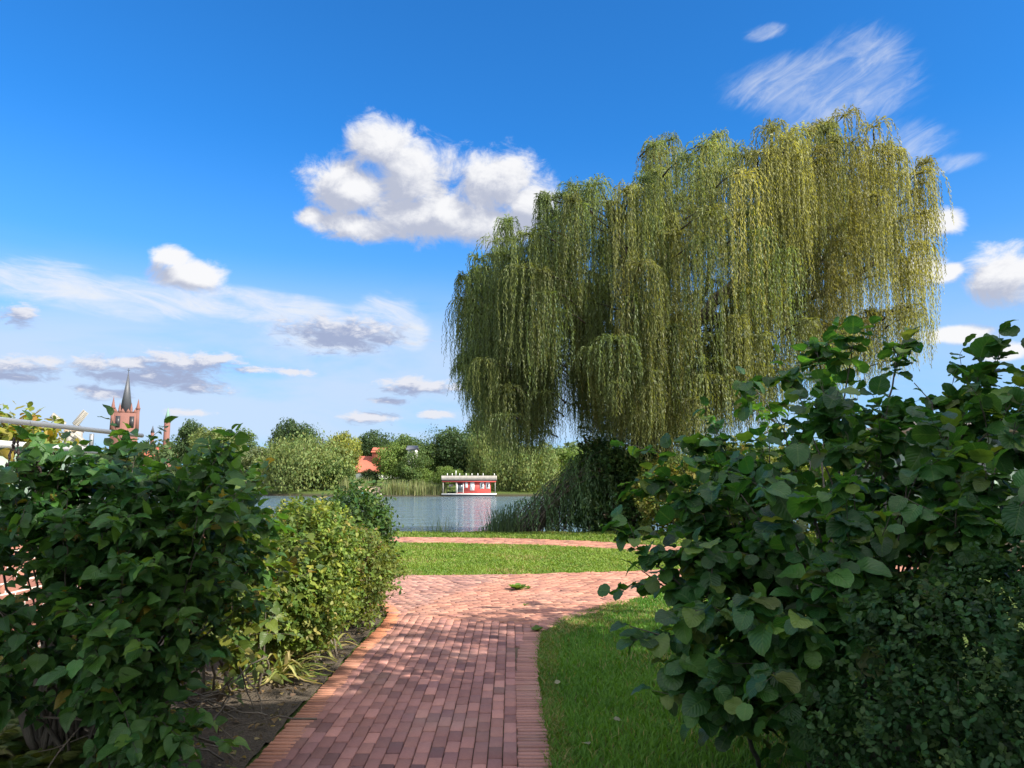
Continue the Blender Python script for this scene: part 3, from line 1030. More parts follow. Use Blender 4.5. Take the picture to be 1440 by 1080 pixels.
# ------------------------------------------------------------------ the weeping willow
def willow():
    r = rng(77)
    D0 = 25.0
    S = D0 / FPX
    X = lambda px: (px - 720) * S * 1.005
    Zz = lambda py: CAM_H + (673 - py) * S * 1.005
    bx, by = X(884), D0 - 0.3
    root = thing('willow_tree', 'huge weeping willow with long hanging yellow-green fronds at the water edge', 'tree', (bx, by, -0.35))
    Tp = np.array([(628, 440), (645, 412), (662, 392), (690, 352), (740, 308), (780, 275), (830, 268), (872, 282), (890, 240), (903, 206), (930, 200), (1000, 210), (1050, 200), (1085, 212), (1112, 190),
                   (1140, 168), (1168, 196), (1210, 212), (1240, 232), (1275, 252), (1292, 300), (1305, 400)], float)
    Bp = np.array([(628, 520), (645, 540), (670, 600), (700, 640), (740, 668), (775, 625), (788, 560), (794, 430), (806, 430), (814, 590), (840, 625), (870, 655), (900, 650), (940, 660), (1000, 650),
                   (1100, 600), (1200, 565), (1280, 530), (1305, 440)], float)
    topz = lambda px: Zz(np.interp(px, Tp[:, 0], Tp[:, 1]))
    botz = lambda px: Zz(np.interp(px, Bp[:, 0], Bp[:, 1]))
    # limbs
    g = G()
    limb = []
    def lim(pts, r_a, r_b):
        P = np.array([(X(a) if not isinstance(a, tuple) else a[0], D0 + yo, Zz(b)) for a, b, yo in pts])
        t_ = np.linspace(0, 1, len(P)); u = np.linspace(0, 1, 26)
        Q = np.stack([np.interp(u, t_, P[:, i]) for i in range(3)], 1)
        for _ in range(2):
            Q[1:-1] = (Q[:-2] + Q[1:-1] * 2 + Q[2:]) / 4
        Q[1:] += r.normal(0, 0.04, (25, 3))
        g.tube(Q, np.linspace(r_a, r_b, 26), 9)
        limb.append(Q)
    lim([(884, 762, -0.3), (888, 700, -0.3), (900, 640, -0.3), (915, 580, 0), (930, 530, 0)], 0.50, 0.36)
    lim([(928, 540, 0), (960, 480, -0.5), (985, 450, -0.6), (1040, 390, -0.8), (1095, 300, -0.5), (1130, 240, 0)], 0.34, 0.05)
    lim([(922, 560, 0), (940, 470, 0.5), (950, 380, 1), (940, 310, 0.6), (940, 260, 0)], 0.27, 0.04)
    lim([(905, 620, -0.2), (860, 540, -0.3), (815, 470, 0), (785, 390, 0), (785, 330, 0)], 0.27, 0.04)
    lim([(830, 490, 0), (760, 430, -1.0), (715, 415, -1), (690, 425, -0.5)], 0.16, 0.03)
    lim([(985, 450, -0.6), (1060, 440, 1.5), (1150, 390, 1.5), (1200, 330, 1), (1220, 300, 0)], 0.2, 0.03)
    lim([(1050, 440, 1.0), (1140, 430, -2), (1200, 390, -2.5), (1230, 370, -1)], 0.15, 0.03)
    lim([(925, 570, 0), (900, 470, 3), (865, 390, 4), (865, 330, 3)], 0.2, 0.03)
    lim([(935, 530, 0), (1000, 450, 3.5), (1050, 360, 4.5), (1040, 280, 3)], 0.22, 0.03)
    lim([(905, 600, -0.3), (870, 480, -3), (855, 390, -4), (855, 340, -3)], 0.2, 0.03)
    lim([(895, 735, -0.5), (925, 640, -0.6), (934, 560, -0.8), (936, 500, -1)], 0.24, 0.14)
    lim([(955, 485, -0.5), (930, 462, -1.6), (905, 465, -2.2)], 0.06, 0.03)
    LP = np.concatenate(limb[1:])
    # fronds
    gc = G()
    posL, yL, nL, sL, cL = [], [], [], [], []
    nplume = 740
    made = tries = 0
    while made < nplume:
        tries += 1
        px = 653 + 596 * ((tries * 0.6180339 + 0.03 * r.random()) % 1.0)
        lowp = made >= 590
        if lowp:                                   # inner curtain that hangs low round the trunk and on the left lobe
            px = 655 + r.random() * 115 if r.random() < 0.3 else 812 + r.random() * 200
        e = 1 - ((px - 966) / 345) ** 2
        hd = 5.8 * math.sqrt(max(e, 0.02))
        yo = (r.random() * 2 - 1) * hd
        if made < 190:
            lvl = r.random() ** 1.5 * 0.08
        else:
            lvl = 0.06 + 0.72 * r.random()
        zt = topz(px); zb = botz(px)
        x = X(px)
        if lowp:
            yo = yo * 0.8 + r.normal(0, 0.5)
            lvl = 0.45 + 0.3 * r.random()
        shell_drop = 2.2 * (abs(yo) / 5.8) ** 2
        z_top = zt - shell_drop - lvl * (zt - zb) - 0.1 * r.random()
        if r.random() < 0.1 and made < 150:
            z_top += 0.25
        maxL = z_top - zb
        if lowp: maxL *= 1.08
        if maxL < 0.5:
            continue
        # opening where the big limb shows, seen from the lawn
        py_t = 673 - (z_top - CAM_H) / S
        if 958 < px < 994 and yo < 0.3 and 390 < py_t < 470:
            continue
        made += 1
        Lm = min(maxL * (0.65 + 0.35 * r.random()), 1.3 + 3.4 * r.random() ** 0.8 + (0.9 if lvl > 0.2 else 0))
        if lowp: Lm = maxL * (0.8 + 0.25 * r.random())
        Rp = 0.24 + 0.46 * r.random()
        ns = int(17 + 15 * r.random())
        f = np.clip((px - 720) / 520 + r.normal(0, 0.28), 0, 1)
        base_c = np.array([0.100, 0.140, 0.055]) * (1 - f) + np.array([0.205, 0.202, 0.072]) * f  # sunlight painted in: fronds lighter and yellower towards the sunny right
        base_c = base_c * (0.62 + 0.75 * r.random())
        # bough that feeds the plume
        c0 = np.array([x, D0 + yo, z_top])
        near = LP[np.argmin(np.linalg.norm(LP - (c0 - np.array([0, 0, 0.6])), axis=1) + 2.0 * np.maximum(LP[:, 2] - c0[2] + 0.2, 0))]
        if np.linalg.norm(near - c0) > 1.7 or near[2] > c0[2]:
            near = c0 + norm(near - c0) * np.array([1, 1, 0]) * 0.9 + np.array([0, 0, -0.25])
        gc.tube(curve(near, c0, r, 8, 0.15, 0.03), np.linspace(0.03, 0.008, 8), 4, (0.05, 0.04, 0.03))
        az0 = r.random() * 6.28
        for s_ in range(ns):
            a = az0 + s_ * 2.4 + r.normal(0, 0.3)
            rr = Rp * math.sqrt(r.random()) * 1.1 + 0.05
            L = Lm * (0.55 + 0.5 * r.random())
            rise = 0.05 + (0.22 if lvl > 0.06 else 0.55) * r.random()
            n = max(8, int(L / 0.054))
            u = np.linspace(0, 1, n)
            dist = u * L
            hor = rr * (1 - np.exp(-dist / 0.28))
            zz = rise * np.sin(np.clip(dist / 0.5, 0, math.pi / 2) * 1.0) * np.exp(-dist / 1.5) - np.maximum(dist - 0.22, 0) * 0.97
            sway = 0.05 * np.sin(dist * 1.7 + a * 3) * dist * 0.5
            px_ = c0[0] + math.cos(a) * hor + sway
            py_ = c0[1] + math.sin(a) * hor + 0.6 * sway
            p = np.stack([px_, py_, c0[2] + zz], 1)
            tg = norm(np.gradient(p, axis=0))
            th = r.random(n) * 6.28
            sd = np.stack([np.cos(th), np.sin(th), np.zeros(n)], 1)
            y = norm(tg * 0.8 + sd * 0.55 + np.array([0, 0, -0.25]))
            posL.append(p); yL.append(y); nL.append(norm(sd + r.normal(0, 0.4, (n, 3)) + np.array([0, 0, 0.5])))
            sL.append(0.135 * (1 - 0.35 * u) * (0.8 + 0.4 * r.random(n)))
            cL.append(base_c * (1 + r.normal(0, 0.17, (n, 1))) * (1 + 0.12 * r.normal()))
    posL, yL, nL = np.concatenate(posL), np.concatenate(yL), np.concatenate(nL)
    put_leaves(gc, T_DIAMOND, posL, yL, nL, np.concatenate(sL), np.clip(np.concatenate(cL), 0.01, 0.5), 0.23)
    trunk = g.build('trunk', M_BARK, root, smooth=True)
    gc.build('crown', M_WILLOW, root)
    print('willow leaves', len(posL))


willow()


# ------------------------------------------------------------------ shrubs and reeds under the willow
def hanging_shrub():
    """dark curtain of trailing fronds beside the water"""
    r = rng(91)
    base = at(745, 755, 23.4); base[2] = -0.2
    root = thing('trailing_shrub', 'dark green shrub of trailing fronds at the foot of the willow by the water', 'shrub', base)
    P, Y, N_, S_, C_ = [], [], [], [], []
    gs = G()
    for k in range(560):
        u = r.random()
        px = 688 + 165 * u + r.normal(0, 6)
        top = np.interp(px, [680, 700, 730, 770, 800, 840], [735, 712, 700, 678, 640, 628]) + r.random() * 46
        d = 23.0 + r.random() * 2.2
        c = at(px, top, d)
        L = c[2] * (0.5 + 0.55 * r.random())
        if k % 6 == 0:
            gs.tube(curve(base + r.normal(0, 0.3, 3) * [1.5, 0.5, 0], c, r, 7, 0.2), np.linspace(0.02, 0.006, 7), 4)
        n = max(6, int(L / 0.055))
        t_ = np.linspace(0, 1, n)
        a = r.random() * 6.28
        p = np.stack([c[0] + math.cos(a) * 0.25 * t_ ** 0.5, c[1] + math.sin(a) * 0.25 * t_ ** 0.5, c[2] - t_ * L], 1)
        th = r.random(n) * 6.28
        sd = np.stack([np.cos(th), np.sin(th), np.zeros(n)], 1)
        P.append(p); Y.append(norm(sd * 0.6 + np.array([0, 0, -0.9]))); N_.append(norm(sd + r.normal(0, .4, (n, 3))))
        S_.append(0.14 * (0.8 + 0.4 * r.random(n)))
        C_.append(np.array([0.085, 0.155, 0.075]) * (0.7 + 0.7 * r.random()) * (1 + r.normal(0, 0.15, (n, 1))))
    g = G()
    put_leaves(g, T_DIAMOND, np.concatenate(P), np.concatenate(Y), np.concatenate(N_), np.concatenate(S_), np.clip(np.concatenate(C_), 0.005, 0.4), 0.28)
    gs.build('stem', M_BARK2, root, smooth=True)
    g.build('foliage', M_WILLOW, root)


hanging_shrub()
b = at(855, 756, 23.6); b[2] = -0.1
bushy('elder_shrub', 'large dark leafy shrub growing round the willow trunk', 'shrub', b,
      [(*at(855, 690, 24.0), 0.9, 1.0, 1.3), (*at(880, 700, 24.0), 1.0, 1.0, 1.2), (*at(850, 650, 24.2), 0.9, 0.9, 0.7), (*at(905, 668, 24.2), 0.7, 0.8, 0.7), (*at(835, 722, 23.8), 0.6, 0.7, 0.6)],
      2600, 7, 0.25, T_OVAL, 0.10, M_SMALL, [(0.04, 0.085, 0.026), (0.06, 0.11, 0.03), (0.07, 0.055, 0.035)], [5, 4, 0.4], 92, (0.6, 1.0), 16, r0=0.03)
b = at(945, 757, 21.8); b[2] = 0
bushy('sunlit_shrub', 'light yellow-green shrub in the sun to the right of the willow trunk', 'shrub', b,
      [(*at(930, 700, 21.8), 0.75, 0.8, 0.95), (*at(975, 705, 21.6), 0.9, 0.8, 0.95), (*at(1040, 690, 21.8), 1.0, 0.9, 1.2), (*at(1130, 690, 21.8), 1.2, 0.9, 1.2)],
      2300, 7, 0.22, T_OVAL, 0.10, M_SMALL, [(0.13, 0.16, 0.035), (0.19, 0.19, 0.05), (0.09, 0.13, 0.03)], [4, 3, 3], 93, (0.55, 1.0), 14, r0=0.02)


def reeds(label, px0, px1, d0, d1, z0, h0, h1, n, seed, pal, group, lean=0.12, w=0.012, cl=None):
    r = rng(seed)
    c = at((px0 + px1) / 2, 700, (d0 + d1) / 2)
    root = thing('reed_clump', label, 'reeds', (c[0], c[1], z0), group)
    g = G()
    for k in range(n):
        px = px0 + (px1 - px0) * (r.random() if cl is None else np.clip(r.normal(0.5, 0.24), 0, 1)); d = d0 + (d1 - d0) * r.random()
        b0 = at(px, 700, d); b0[2] = z0
        h = h0 + (h1 - h0) * r.random()
        a = r.random() * 6.28
        t_ = np.linspace(0, 1, 5)
        ln = lean * h * (0.3 + r.random())
        cx = b0[0] + math.cos(a) * ln * t_ ** 2; cy = b0[1] + math.sin(a) * ln * t_ ** 2; cz = z0 + h * t_ * (1 - 0.12 * t_)
        wd = w * np.array([1, 0.95, 0.8, 0.5, 0.05]) * (0.6 + 0.8 * r.random())
        ph = r.random() * 3.14
        ox, oy = math.cos(ph) * wd, math.sin(ph) * wd
        V = np.concatenate([np.stack([cx - ox, cy - oy, cz], 1), np.stack([cx + ox, cy + oy, cz], 1)])
        F = [(i, i + 5, i + 6, i + 1) for i in range(4)]
        col = np.array(pal[r.integers(len(pal))]) * (0.75 + 0.5 * r.random())
        g.add(V, F, np.clip(col, 0.01, 0.5))
    g.build('blade', M_STRAP, root)
    root.children[0]['kind'] = 'stuff'
    return root


GRN = [(0.05, 0.085, 0.025), (0.08, 0.12, 0.04), (0.12, 0.13, 0.05)]
PALE = [(0.17, 0.19, 0.08), (0.13, 0.17, 0.06), (0.22, 0.22, 0.11)]
reeds('sparse thin reeds standing in front of the open water', 598, 642, 22.6, 23.4, -0.5, 0.6, 1.25, 120, 101, GRN, None, 0.3, 0.007, 1)
reeds('short tuft of reeds at the left end of the open water edge', 570, 605, 22.7, 23.3, -0.5, 0.4, 0.75, 60, 102, GRN, None, 0.3, 0.007)
reeds('dense dark reeds beside the trailing shrub', 682, 735, 22.7, 24.0, -0.6, 0.9, 1.75, 420, 103, [(0.035, 0.065, 0.03), (0.05, 0.085, 0.035)], None, 0.15, 0.010, 1)
reeds('pale green reed bed on the far shore below the dark round tree', 478, 522, 104.5, 107, -0.9, 2.0, 3.3, 420, 104, PALE, 'reed beds along the far shore', 0.12, 0.05)
reeds('pale reed bed on the far shore between the boathouse and the houseboat', 538, 598, 103.5, 107, -0.9, 1.8, 3.0, 520, 105, PALE, 'reed beds along the far shore', 0.12, 0.05)
reeds('olive reed bed on the far shore just left of the houseboat', 594, 628, 104.0, 107, -0.9, 1.5, 2.6, 300, 106, [(0.10, 0.13, 0.05), (0.15, 0.16, 0.07)], 'reed beds along the far shore', 0.12, 0.05)


# ------------------------------------------------------------------ trees on the far shore
def make_crown(seed, nblob, nleaf, size, flat=1.0, weep=False, sparse=False):
    """crown of unit height 1, unit width 1, as leaf clumps on many small blobs"""
    r = rng(seed)
    g = G()
    C, Rr = [], []
    while len(C) < nblob:
        q = r.random(3) * 2 - 1
        if np.linalg.norm(q) > 1: continue
        z = 0.58 + 0.36 * q[2]
        w = 0.42 * math.sqrt(max(0.05, 1 - (abs(q[2]) ** 1.8)))
        C.append((q[0] * 0.46 * (1.05 - 0.25 * (z > 0.75)), q[1] * 0.46, z)); Rr.append(0.10 + 0.11 * r.random())
    C = np.array(C); Rr = np.array(Rr)
    i = r.integers(nblob, size=nleaf)
    d = norm(r.normal(0, 1, (nleaf, 3)))
    p = C[i] + d * (Rr[i] * (0.55 + 0.5 * r.random(nleaf)))[:, None] * np.array([1.15, 1.15, 0.85])
    if weep:
        drop = r.random(nleaf) ** 1.4 * 0.42 * (0.4 + np.linalg.norm(C[i][:, :2], axis=1) * 1.6)
        p[:, 2] -= drop
        p[:, 2] = np.maximum(p[:, 2], 0.02)
        y = norm(np.array([0, 0, -1.0]) + r.normal(0, 0.25, (nleaf, 3)))
        n_ = norm(d * [1, 1, 0.3] + r.normal(0, 0.3, (nleaf, 3)))
    else:
        y = norm(r.normal(0, 1, (nleaf, 3)) + np.array([0, 0, -0.2]))
        n_ = norm(d + np.array([0, 0, 0.4]) + r.normal(0, 0.5, (nleaf, 3)))
    blobc = 1 + r.normal(0, 0.16, nblob)
    col = np.ones((nleaf, 3)) * blobc[i][:, None] * (1 + r.normal(0, 0.16, (nleaf, 1)))
    col[:, 0] *= 1 + r.normal(0, 0.1, nleaf)
    put_leaves(g, T_DIAMOND, p, y, n_, size * (0.6 + 0.8 * r.random(nleaf)), np.clip(col, 0.2, 2.0), 0.45 if weep else 0.8)
    gt = G()
    tr = np.array([(0, 0, -0.03), (0.005, 0, 0.15), (0.01, 0.0, 0.3), (0, 0.01, 0.55), (0.0, 0, 0.8)])
    gt.tube(tr, [0.028, 0.022, 0.02, 0.012, 0.004], 7)
    for k in range(9):
        a = C[r.integers(nblob)]
        s0 = np.array([0, 0, 0.18 + 0.3 * r.random()])
        gt.tube(curve(s0, a, r, 6, 0.08), np.linspace(0.011, 0.003, 6), 4)
    return g, gt


PROTO = {}
for key, args in {'oak': (201, 60, 12000, 0.034), 'lime': (202, 48, 12000, 0.034), 'ash': (203, 36, 5200, 0.040), 'weep': (204, 46, 15000, 0.040, 1.0, True), 'wispy': (205, 26, 1500, 0.036)}.items():
    PROTO[key] = make_crown(*args)


def far_trees():
    DK, MID, LT, YL, OL, GY, RD = (0.035, 0.06, 0.022), (0.06, 0.095, 0.028), (0.09, 0.135, 0.032), (0.15, 0.165, 0.035), (0.105, 0.135, 0.045), (0.10, 0.125, 0.06), (0.16, 0.095, 0.045)
    L = [  # px centre, px width, py top, py foot, distance, kind, colour, label
        (268, 42, 592, 690, 175, 'oak', DK, 'dark round tree furthest left on the far shore, next to the green copper turret'),
        (300, 62, 600, 690, 160, 'lime', OL, 'olive rounded tree rising just above the top of the lilac bush'),
        (336, 44, 604, 690, 170, 'ash', MID, 'ragged-topped green tree above the right shoulder of the lilac bush'),
        (408, 52, 591, 688, 165, 'oak', DK, 'tall dark tree poking up behind the broad olive weeping tree'),
        (366, 64, 628, 690, 140, 'lime', GY, 'grey-green low tree behind the parked car'),
        (425, 104, 604, 694, 113, 'weep', OL, 'broad olive weeping tree overhanging the far bank left of the red roof'),
        (438, 40, 600, 688, 150, 'wispy', MID, 'thin wispy-topped tree behind the broad olive weeping tree'),
        (392, 40, 648, 684, 128, 'ash', RD, 'small rusty autumn tree beside the parked car'),
        (482, 42, 606, 690, 124, 'lime', YL, 'bright yellow-green rounded tree left of the red roof'),
        (466, 48, 644, 695, 112, 'oak', MID, 'round mid-green tree low on the bank beside the broad weeping tree'),
        (527, 48, 606, 688, 175, 'oak', DK, 'dark domed tree rising behind the red roof'),
        (519, 20, 660, 690, 114, 'oak', DK, 'small dark bush just under the red roof'),
        (552, 44, 621, 692, 114, 'lime', LT, 'bright green pointed tree right of the red roof'),
        (572, 46, 612, 688, 165, 'oak', MID, 'green dome-topped tree behind the white house'),
        (600, 56, 624, 690, 128, 'oak', MID, 'mid-green tree between the white house and the houseboat'),
        (610, 44, 600, 688, 150, 'wispy', DK, 'thin nearly bare-topped tree against the sky left of the tall dark trees'),
        (580, 36, 634, 692, 111.5, 'ash', MID, 'bushy green tree in front of the white house'),
        (588, 34, 656, 694, 112, 'lime', LT, 'low light green bush on the bank behind the pale reeds'),
        (641, 60, 602, 692, 128, 'oak', DK, 'large dark tree directly behind the houseboat'),
        (628, 34, 655, 693, 113, 'lime', LT, 'small bright green bush at the left end of the houseboat'),
        (680, 40, 578, 690, 150, 'oak', DK, 'tallest dark tree, narrow, behind the right end of the houseboat'),
        (695, 56, 590, 694, 122, 'weep', OL, 'pale weeping tree just right of the houseboat'),
        (737, 84, 612, 698, 112, 'weep', OL, 'pale weeping tree seen under the left fronds of the big willow'),
        (790, 70, 628, 696, 118, 'lime', LT, 'light green tree seen through the gap in the big willow'),
        (850, 80, 630, 694, 122, 'oak', MID, 'green tree behind the dark shrub at the willow trunk'),
        (920, 70, 625, 694, 125, 'lime', LT, 'green tree on the far shore right of the willow trunk'),
        (1010, 90, 632, 694, 125, 'oak', MID, 'green tree on the far shore behind the tall hazel bush'),
        (1120, 90, 630, 694, 130, 'lime', LT, 'light tree on the far shore hidden behind the hazel bush'),
    ]
    first = {}
    for k, (px, w, top, foot, d, kind, col, label) in enumerate(L):
        b = at(px, 690, d)
        zb = np.interp(d - 105, [0, 3, 30, 140], [-0.6, -0.25, 1.2, 4.5])
        zt = at(px, top, d)[2]
        H = zt - zb
        Wd = w / FPX * d
        if kind not in first:
            root = thing('tree', label, 'tree', (0, 0, 0), 'trees along the far shore')
            g, gt = PROTO[kind]
            gt.build('trunk', M_BARK2, root, smooth=True)
            g.build('crown', M_FAR, root)
            first[kind] = root
        else:
            root = copy_tree(first[kind])
            root['label'] = label
        root.location = (b[0], b[1], zb)
        col = tuple(v * 1.3 for v in col)
        root.rotation_euler = (0, 0, (k * 2.399) % 6.28)
        s_ = 1.22
        root.scale = (Wd * s_, Wd * s_, H * 1.02)
        for ch in root.children:
            if ch.name.startswith('crown'):
                ch.color = (*col, 1)


far_trees()


def woodland():
    r = rng(211)
    n = 30000
    x = r.random(n) * 520 - 290
    ridge = 7.6 + 1.5 * np.sin(x * 0.11) + 1.2 * np.sin(x * 0.31 + 1) + 0.9 * np.sin(x * 0.73 + 2)
    y = 200 + 26 * r.random(n) + x * 0.02
    z = 3.0 + (ridge - 3.0 + 2.0) * r.random(n) ** 0.8
    p = np.stack([x, y, z], 1)
    g = G()
    put_leaves(g, T_DIAMOND, p, norm(r.normal(0, 1, (n, 3))), norm(r.normal(0, 0.5, (n, 3)) + np.array([0, -0.6, 0.6])), 1.3 * (0.6 + 0.8 * r.random(n)),
               np.clip(np.ones((n, 3)) * (1 + 0.25 * np.sin(x * 0.4)[:, None]) * (1 + r.normal(0, 0.2, (n, 1))), 0.2, 2), 0.8)
    o = tag(g.build('woodland', M_FAR), kind='stuff')
    o.color = (0.055, 0.085, 0.03, 1)


woodland()

# ------------------------------------------------------------------ buildings and boats across the water
M_RED = simple('red_boards', (0.52, 0.075, 0.065), 0.55, 3.0, 0.15)
M_WHITE = simple('white_paint', (0.78, 0.78, 0.76), 0.5, 4.0, 0.06)
M_GREYW = simple('weathered_wood', (0.36, 0.33, 0.30), 0.8, 2.0, 0.25)
M_DARK = simple('dark_void', (0.03, 0.03, 0.035), 0.4)
M_GLASS = simple('window_glass', (0.05, 0.06, 0.07), 0.08, 2.0, 0.1, 0, 0.8)
M_TILE = simple('red_roof_tiles', (0.34, 0.095, 0.06), 0.8, 2.5, 0.25, 0.3)
M_SLATE = simple('slate', (0.065, 0.07, 0.085), 0.5, 1.0, 0.25)
M_COPPER = simple('green_copper', (0.15, 0.26, 0.22), 0.7, 1.0, 0.2)
M_CHURCH = simple('church_brick', (0.185, 0.085, 0.07), 0.85, 0.5, 0.2)
M_STRAW = simple('thatch', (0.33, 0.25, 0.17), 0.95, 3.0, 0.25, 0.4)
M_TEAL = simple('teal_canvas', (0.16, 0.42, 0.40), 0.6)
M_CARP = simple('dark_car_paint', (0.05, 0.055, 0.07), 0.25, 1.0, 0.05, 0, 0.7)
M_RUBBER = simple('rubber', (0.02, 0.02, 0.02), 0.9)
M_METAL = simple('galvanised_metal', (0.36, 0.37, 0.38), 0.45, 8.0, 0.1, 0, 0.5, 0.6)


def houseboat():
    d = 104.0
    sc = d / FPX
    x0, x1 = at(622, 690, d)[0], at(697, 690, d)[0]
    xm = (x0 + x1) / 2
    root = thing('houseboat', 'red houseboat with a grey roof terrace moored at the far shore', 'houseboat', (xm, d + 1.6, WZ))
    zd = WZ + 0.40
    zr = at(660, 676, d)[2]; zt = at(660, 669, d)[2]
    W = x1 - x0
    xa = x0 + W * 0.26
    G().box(x0 + 0.1, x1 - 0.1, d - 0.1, d + 3.4, WZ - 0.3, zd - 0.14).build('hull', M_SLATE, root)
    G().box(x0 - 0.1, x1 + 0.1, d - 0.25, d + 3.6, zd - 0.139, zd).build('deck', M_WHITE, root)
    G().box(x0 - 0.05, x1 + 0.05, d - 0.3, d - 0.24, zr - 0.2, zr - 0.005).build('fascia', M_RED, root)
    G().box(x0 + W * 0.26, x1 - W * 0.10, d, d + 3.2, zd, zr).build('cabin', M_RED, root)
    G().box(x0 + W * 0.265, x0 + W * 0.40, d - 0.012, d - 0.004, zd + 0.15, zr - 0.35).build('door', M_GLASS, root)
    for u in (0.27, 0.385):
        G().box(x0 + W * u, x0 + W * (u + 0.015), d - 0.06, d - 0.02, zd + 0.1, zr - 0.3).build('door_post', M_WHITE, root)
    for a, b_, c, e in ((0.425, 0.475, 0.45, 0.90), (0.52, 0.60, 0.25, 0.95)):
        G().box(x0 + W * a, x0 + W * b_, d - 0.05, d - 0.01, zd + (zr - zd) * c, zd + (zr - zd) * e).build('shutter', M_WHITE, root)
    for a in (0.705, 0.815):
        f = G().box(x0 + W * a, x0 + W * (a + 0.075), d - 0.05, d - 0.01, zd + (zr - zd) * 0.38, zd + (zr - zd) * 0.88).build('window', M_WHITE, root)
        gp = G().box(x0 + W * (a + 0.022), x0 + W * (a + 0.053), d - 0.07, d - 0.052, zd + (zr - zd) * 0.5, zd + (zr - zd) * 0.78)
        pn = gp.build('pane', M_GLASS, f)
        pn.data.transform(Matrix.Translation(-Vector(root.location)))
    G().box(x0 - 0.15, x1 + 0.12, d - 0.35, d + 3.5, zr, zr + 0.10).build('roof', M_DARK, root)
    g = G()
    for k in range(46):
        xx = x0 - 0.12 + k * (W + 0.2) / 46
        g.box(xx, xx + (W + 0.2) / 46 - 0.02, d - 0.36, d - 0.32, zr + 0.08, zt, np.array([1, 1, 1]) * (0.8 + 0.2 * math.sin(k * 7)))
    for k in range(18):
        yy = d - 0.3 + k * 0.21
        g.box(x0 - 0.13, x0 - 0.09, yy, yy + 0.19, zr + 0.08, zt); g.box(x1 + 0.06, x1 + 0.10, yy, yy + 0.19, zr + 0.08, zt)
    g.build('roof_parapet', M_GREYW, root)
    for u in (0.09, 0.18, 0.25, 0.32, 0.44, 0.55, 0.66, 0.76, 0.97):
        G().box(x0 + W * u, x0 + W * u + 0.09, d - 0.34, d - 0.26, zt, zt + (0.7 if u == 0.25 else 0.32)).build('post', M_WHITE, root)
    for u in (0.01, 0.255, 0.985):
        G().box(x0 + W * u, x0 + W * u + 0.09, d - 0.22, d - 0.13, zd, zr).build('post', M_GREYW, root)
    G().box(x0 + W * 0.10, x0 + W * 0.18, d + 1.6, d + 1.7, zd + 0.9, zr - 0.5).build('lamp_panel', M_WHITE, root)
    for u in (0.03, 0.13):
        g = G()
        g.box(x0 + W * u, x0 + W * u + 0.45, d + 0.5, d + 1.0, zd + 0.42, zd + 0.47).box(x0 + W * u, x0 + W * u + 0.05, d + 0.5, d + 1.0, zd + 0.47, zd + 1.0)
        for a in (0.02, 0.38):
            for b_ in (0.55, 0.9):
                g.box(x0 + W * u + a, x0 + W * u + a + 0.04, d + b_, d + b_ + 0.04, zd, zd + 0.42)
        g.build('deck_chair', M_DARK, root)


houseboat()


def small_boats():
    d = 102.5
    c = at(517, 692, d)
    root = thing('covered_boat', 'small boat with a thatched ridge roof moored by the pale reeds', 'boat', (c[0], d + 1, WZ))
    hw = 1.5
    V, F = [], []
    prof = [(-1.8, 0.15), (-1.2, 0.5), (0, 0.65), (1.2, 0.5), (1.8, 0.15)]
    for x, w in prof:
        V += [(c[0] + x, d + 1 - w, WZ + 0.4), (c[0] + x, d + 1 - w * 0.5, WZ - 0.2), (c[0] + x, d + 1 + w * 0.5, WZ - 0.2), (c[0] + x, d + 1 + w, WZ + 0.4)]
    for i in range(4):
        a = i * 4
        F += [(a, a + 4, a + 5, a + 1), (a + 1, a + 5, a + 6, a + 2), (a + 2, a + 6, a + 7, a + 3), (a, a + 3, a + 7, a + 4)]
    G().add(V, F).build('hull', M_GREYW, root)
    G().gable(c[0] - 1.5, c[0] + 1.5, d + 0.35, d + 1.65, WZ + 0.5, WZ + 1.35, 'x', 0.12).build('roof', M_STRAW, root)
    for x in (-1.2, 1.1):
        for y in (0.55, 1.4):
            G().box(c[0] + x, c[0] + x + 0.08, d + y, d + y + 0.08, WZ + 0.3, WZ + 0.6).build('post', M_GREYW, root)
    c = at(508, 694, 101.5)
    root = thing('rowing_boat', 'tiny teal-covered rowing boat beside the thatched boat', 'boat', (c[0], 101.5, WZ))
    V, F = [], []
    for x, w, z in [(-0.9, 0.05, 0.45), (-0.5, 0.4, 0.38), (0.2, 0.5, 0.35), (0.9, 0.4, 0.38)]:
        V += [(c[0] + x, 101.5 - w, WZ + z), (c[0] + x, 101.5 - w * 0.5, WZ - 0.15), (c[0] + x, 101.5 + w * 0.5, WZ - 0.15), (c[0] + x, 101.5 + w, WZ + z)]
    for i in range(3):
        a = i * 4
        F += [(a, a + 4, a + 5, a + 1), (a + 1, a + 5, a + 6, a + 2), (a + 2, a + 6, a + 7, a + 3)]
    F += [(0, 1, 2, 3), (12, 15, 14, 13)]
    G().add(V, F).build('hull', M_WHITE, root)
    g = G()
    V2 = []
    for x, w, z in [(-0.9, 0.07, 0.46), (-0.5, 0.42, 0.40), (0.2, 0.52, 0.37), (0.9, 0.42, 0.40)]:
        V2 += [(c[0] + x, 101.5 - w, WZ + z - 0.02), (c[0] + x, 101.5, WZ + z + 0.22), (c[0] + x, 101.5 + w, WZ + z - 0.02)]
    F2 = []
    for i in range(3):
        a = i * 3
        F2 += [(a, a + 3, a + 4, a + 1), (a + 1, a + 4, a + 5, a + 2)]
    g.add(V2, F2).build('cover', M_TEAL, root)


small_boats()


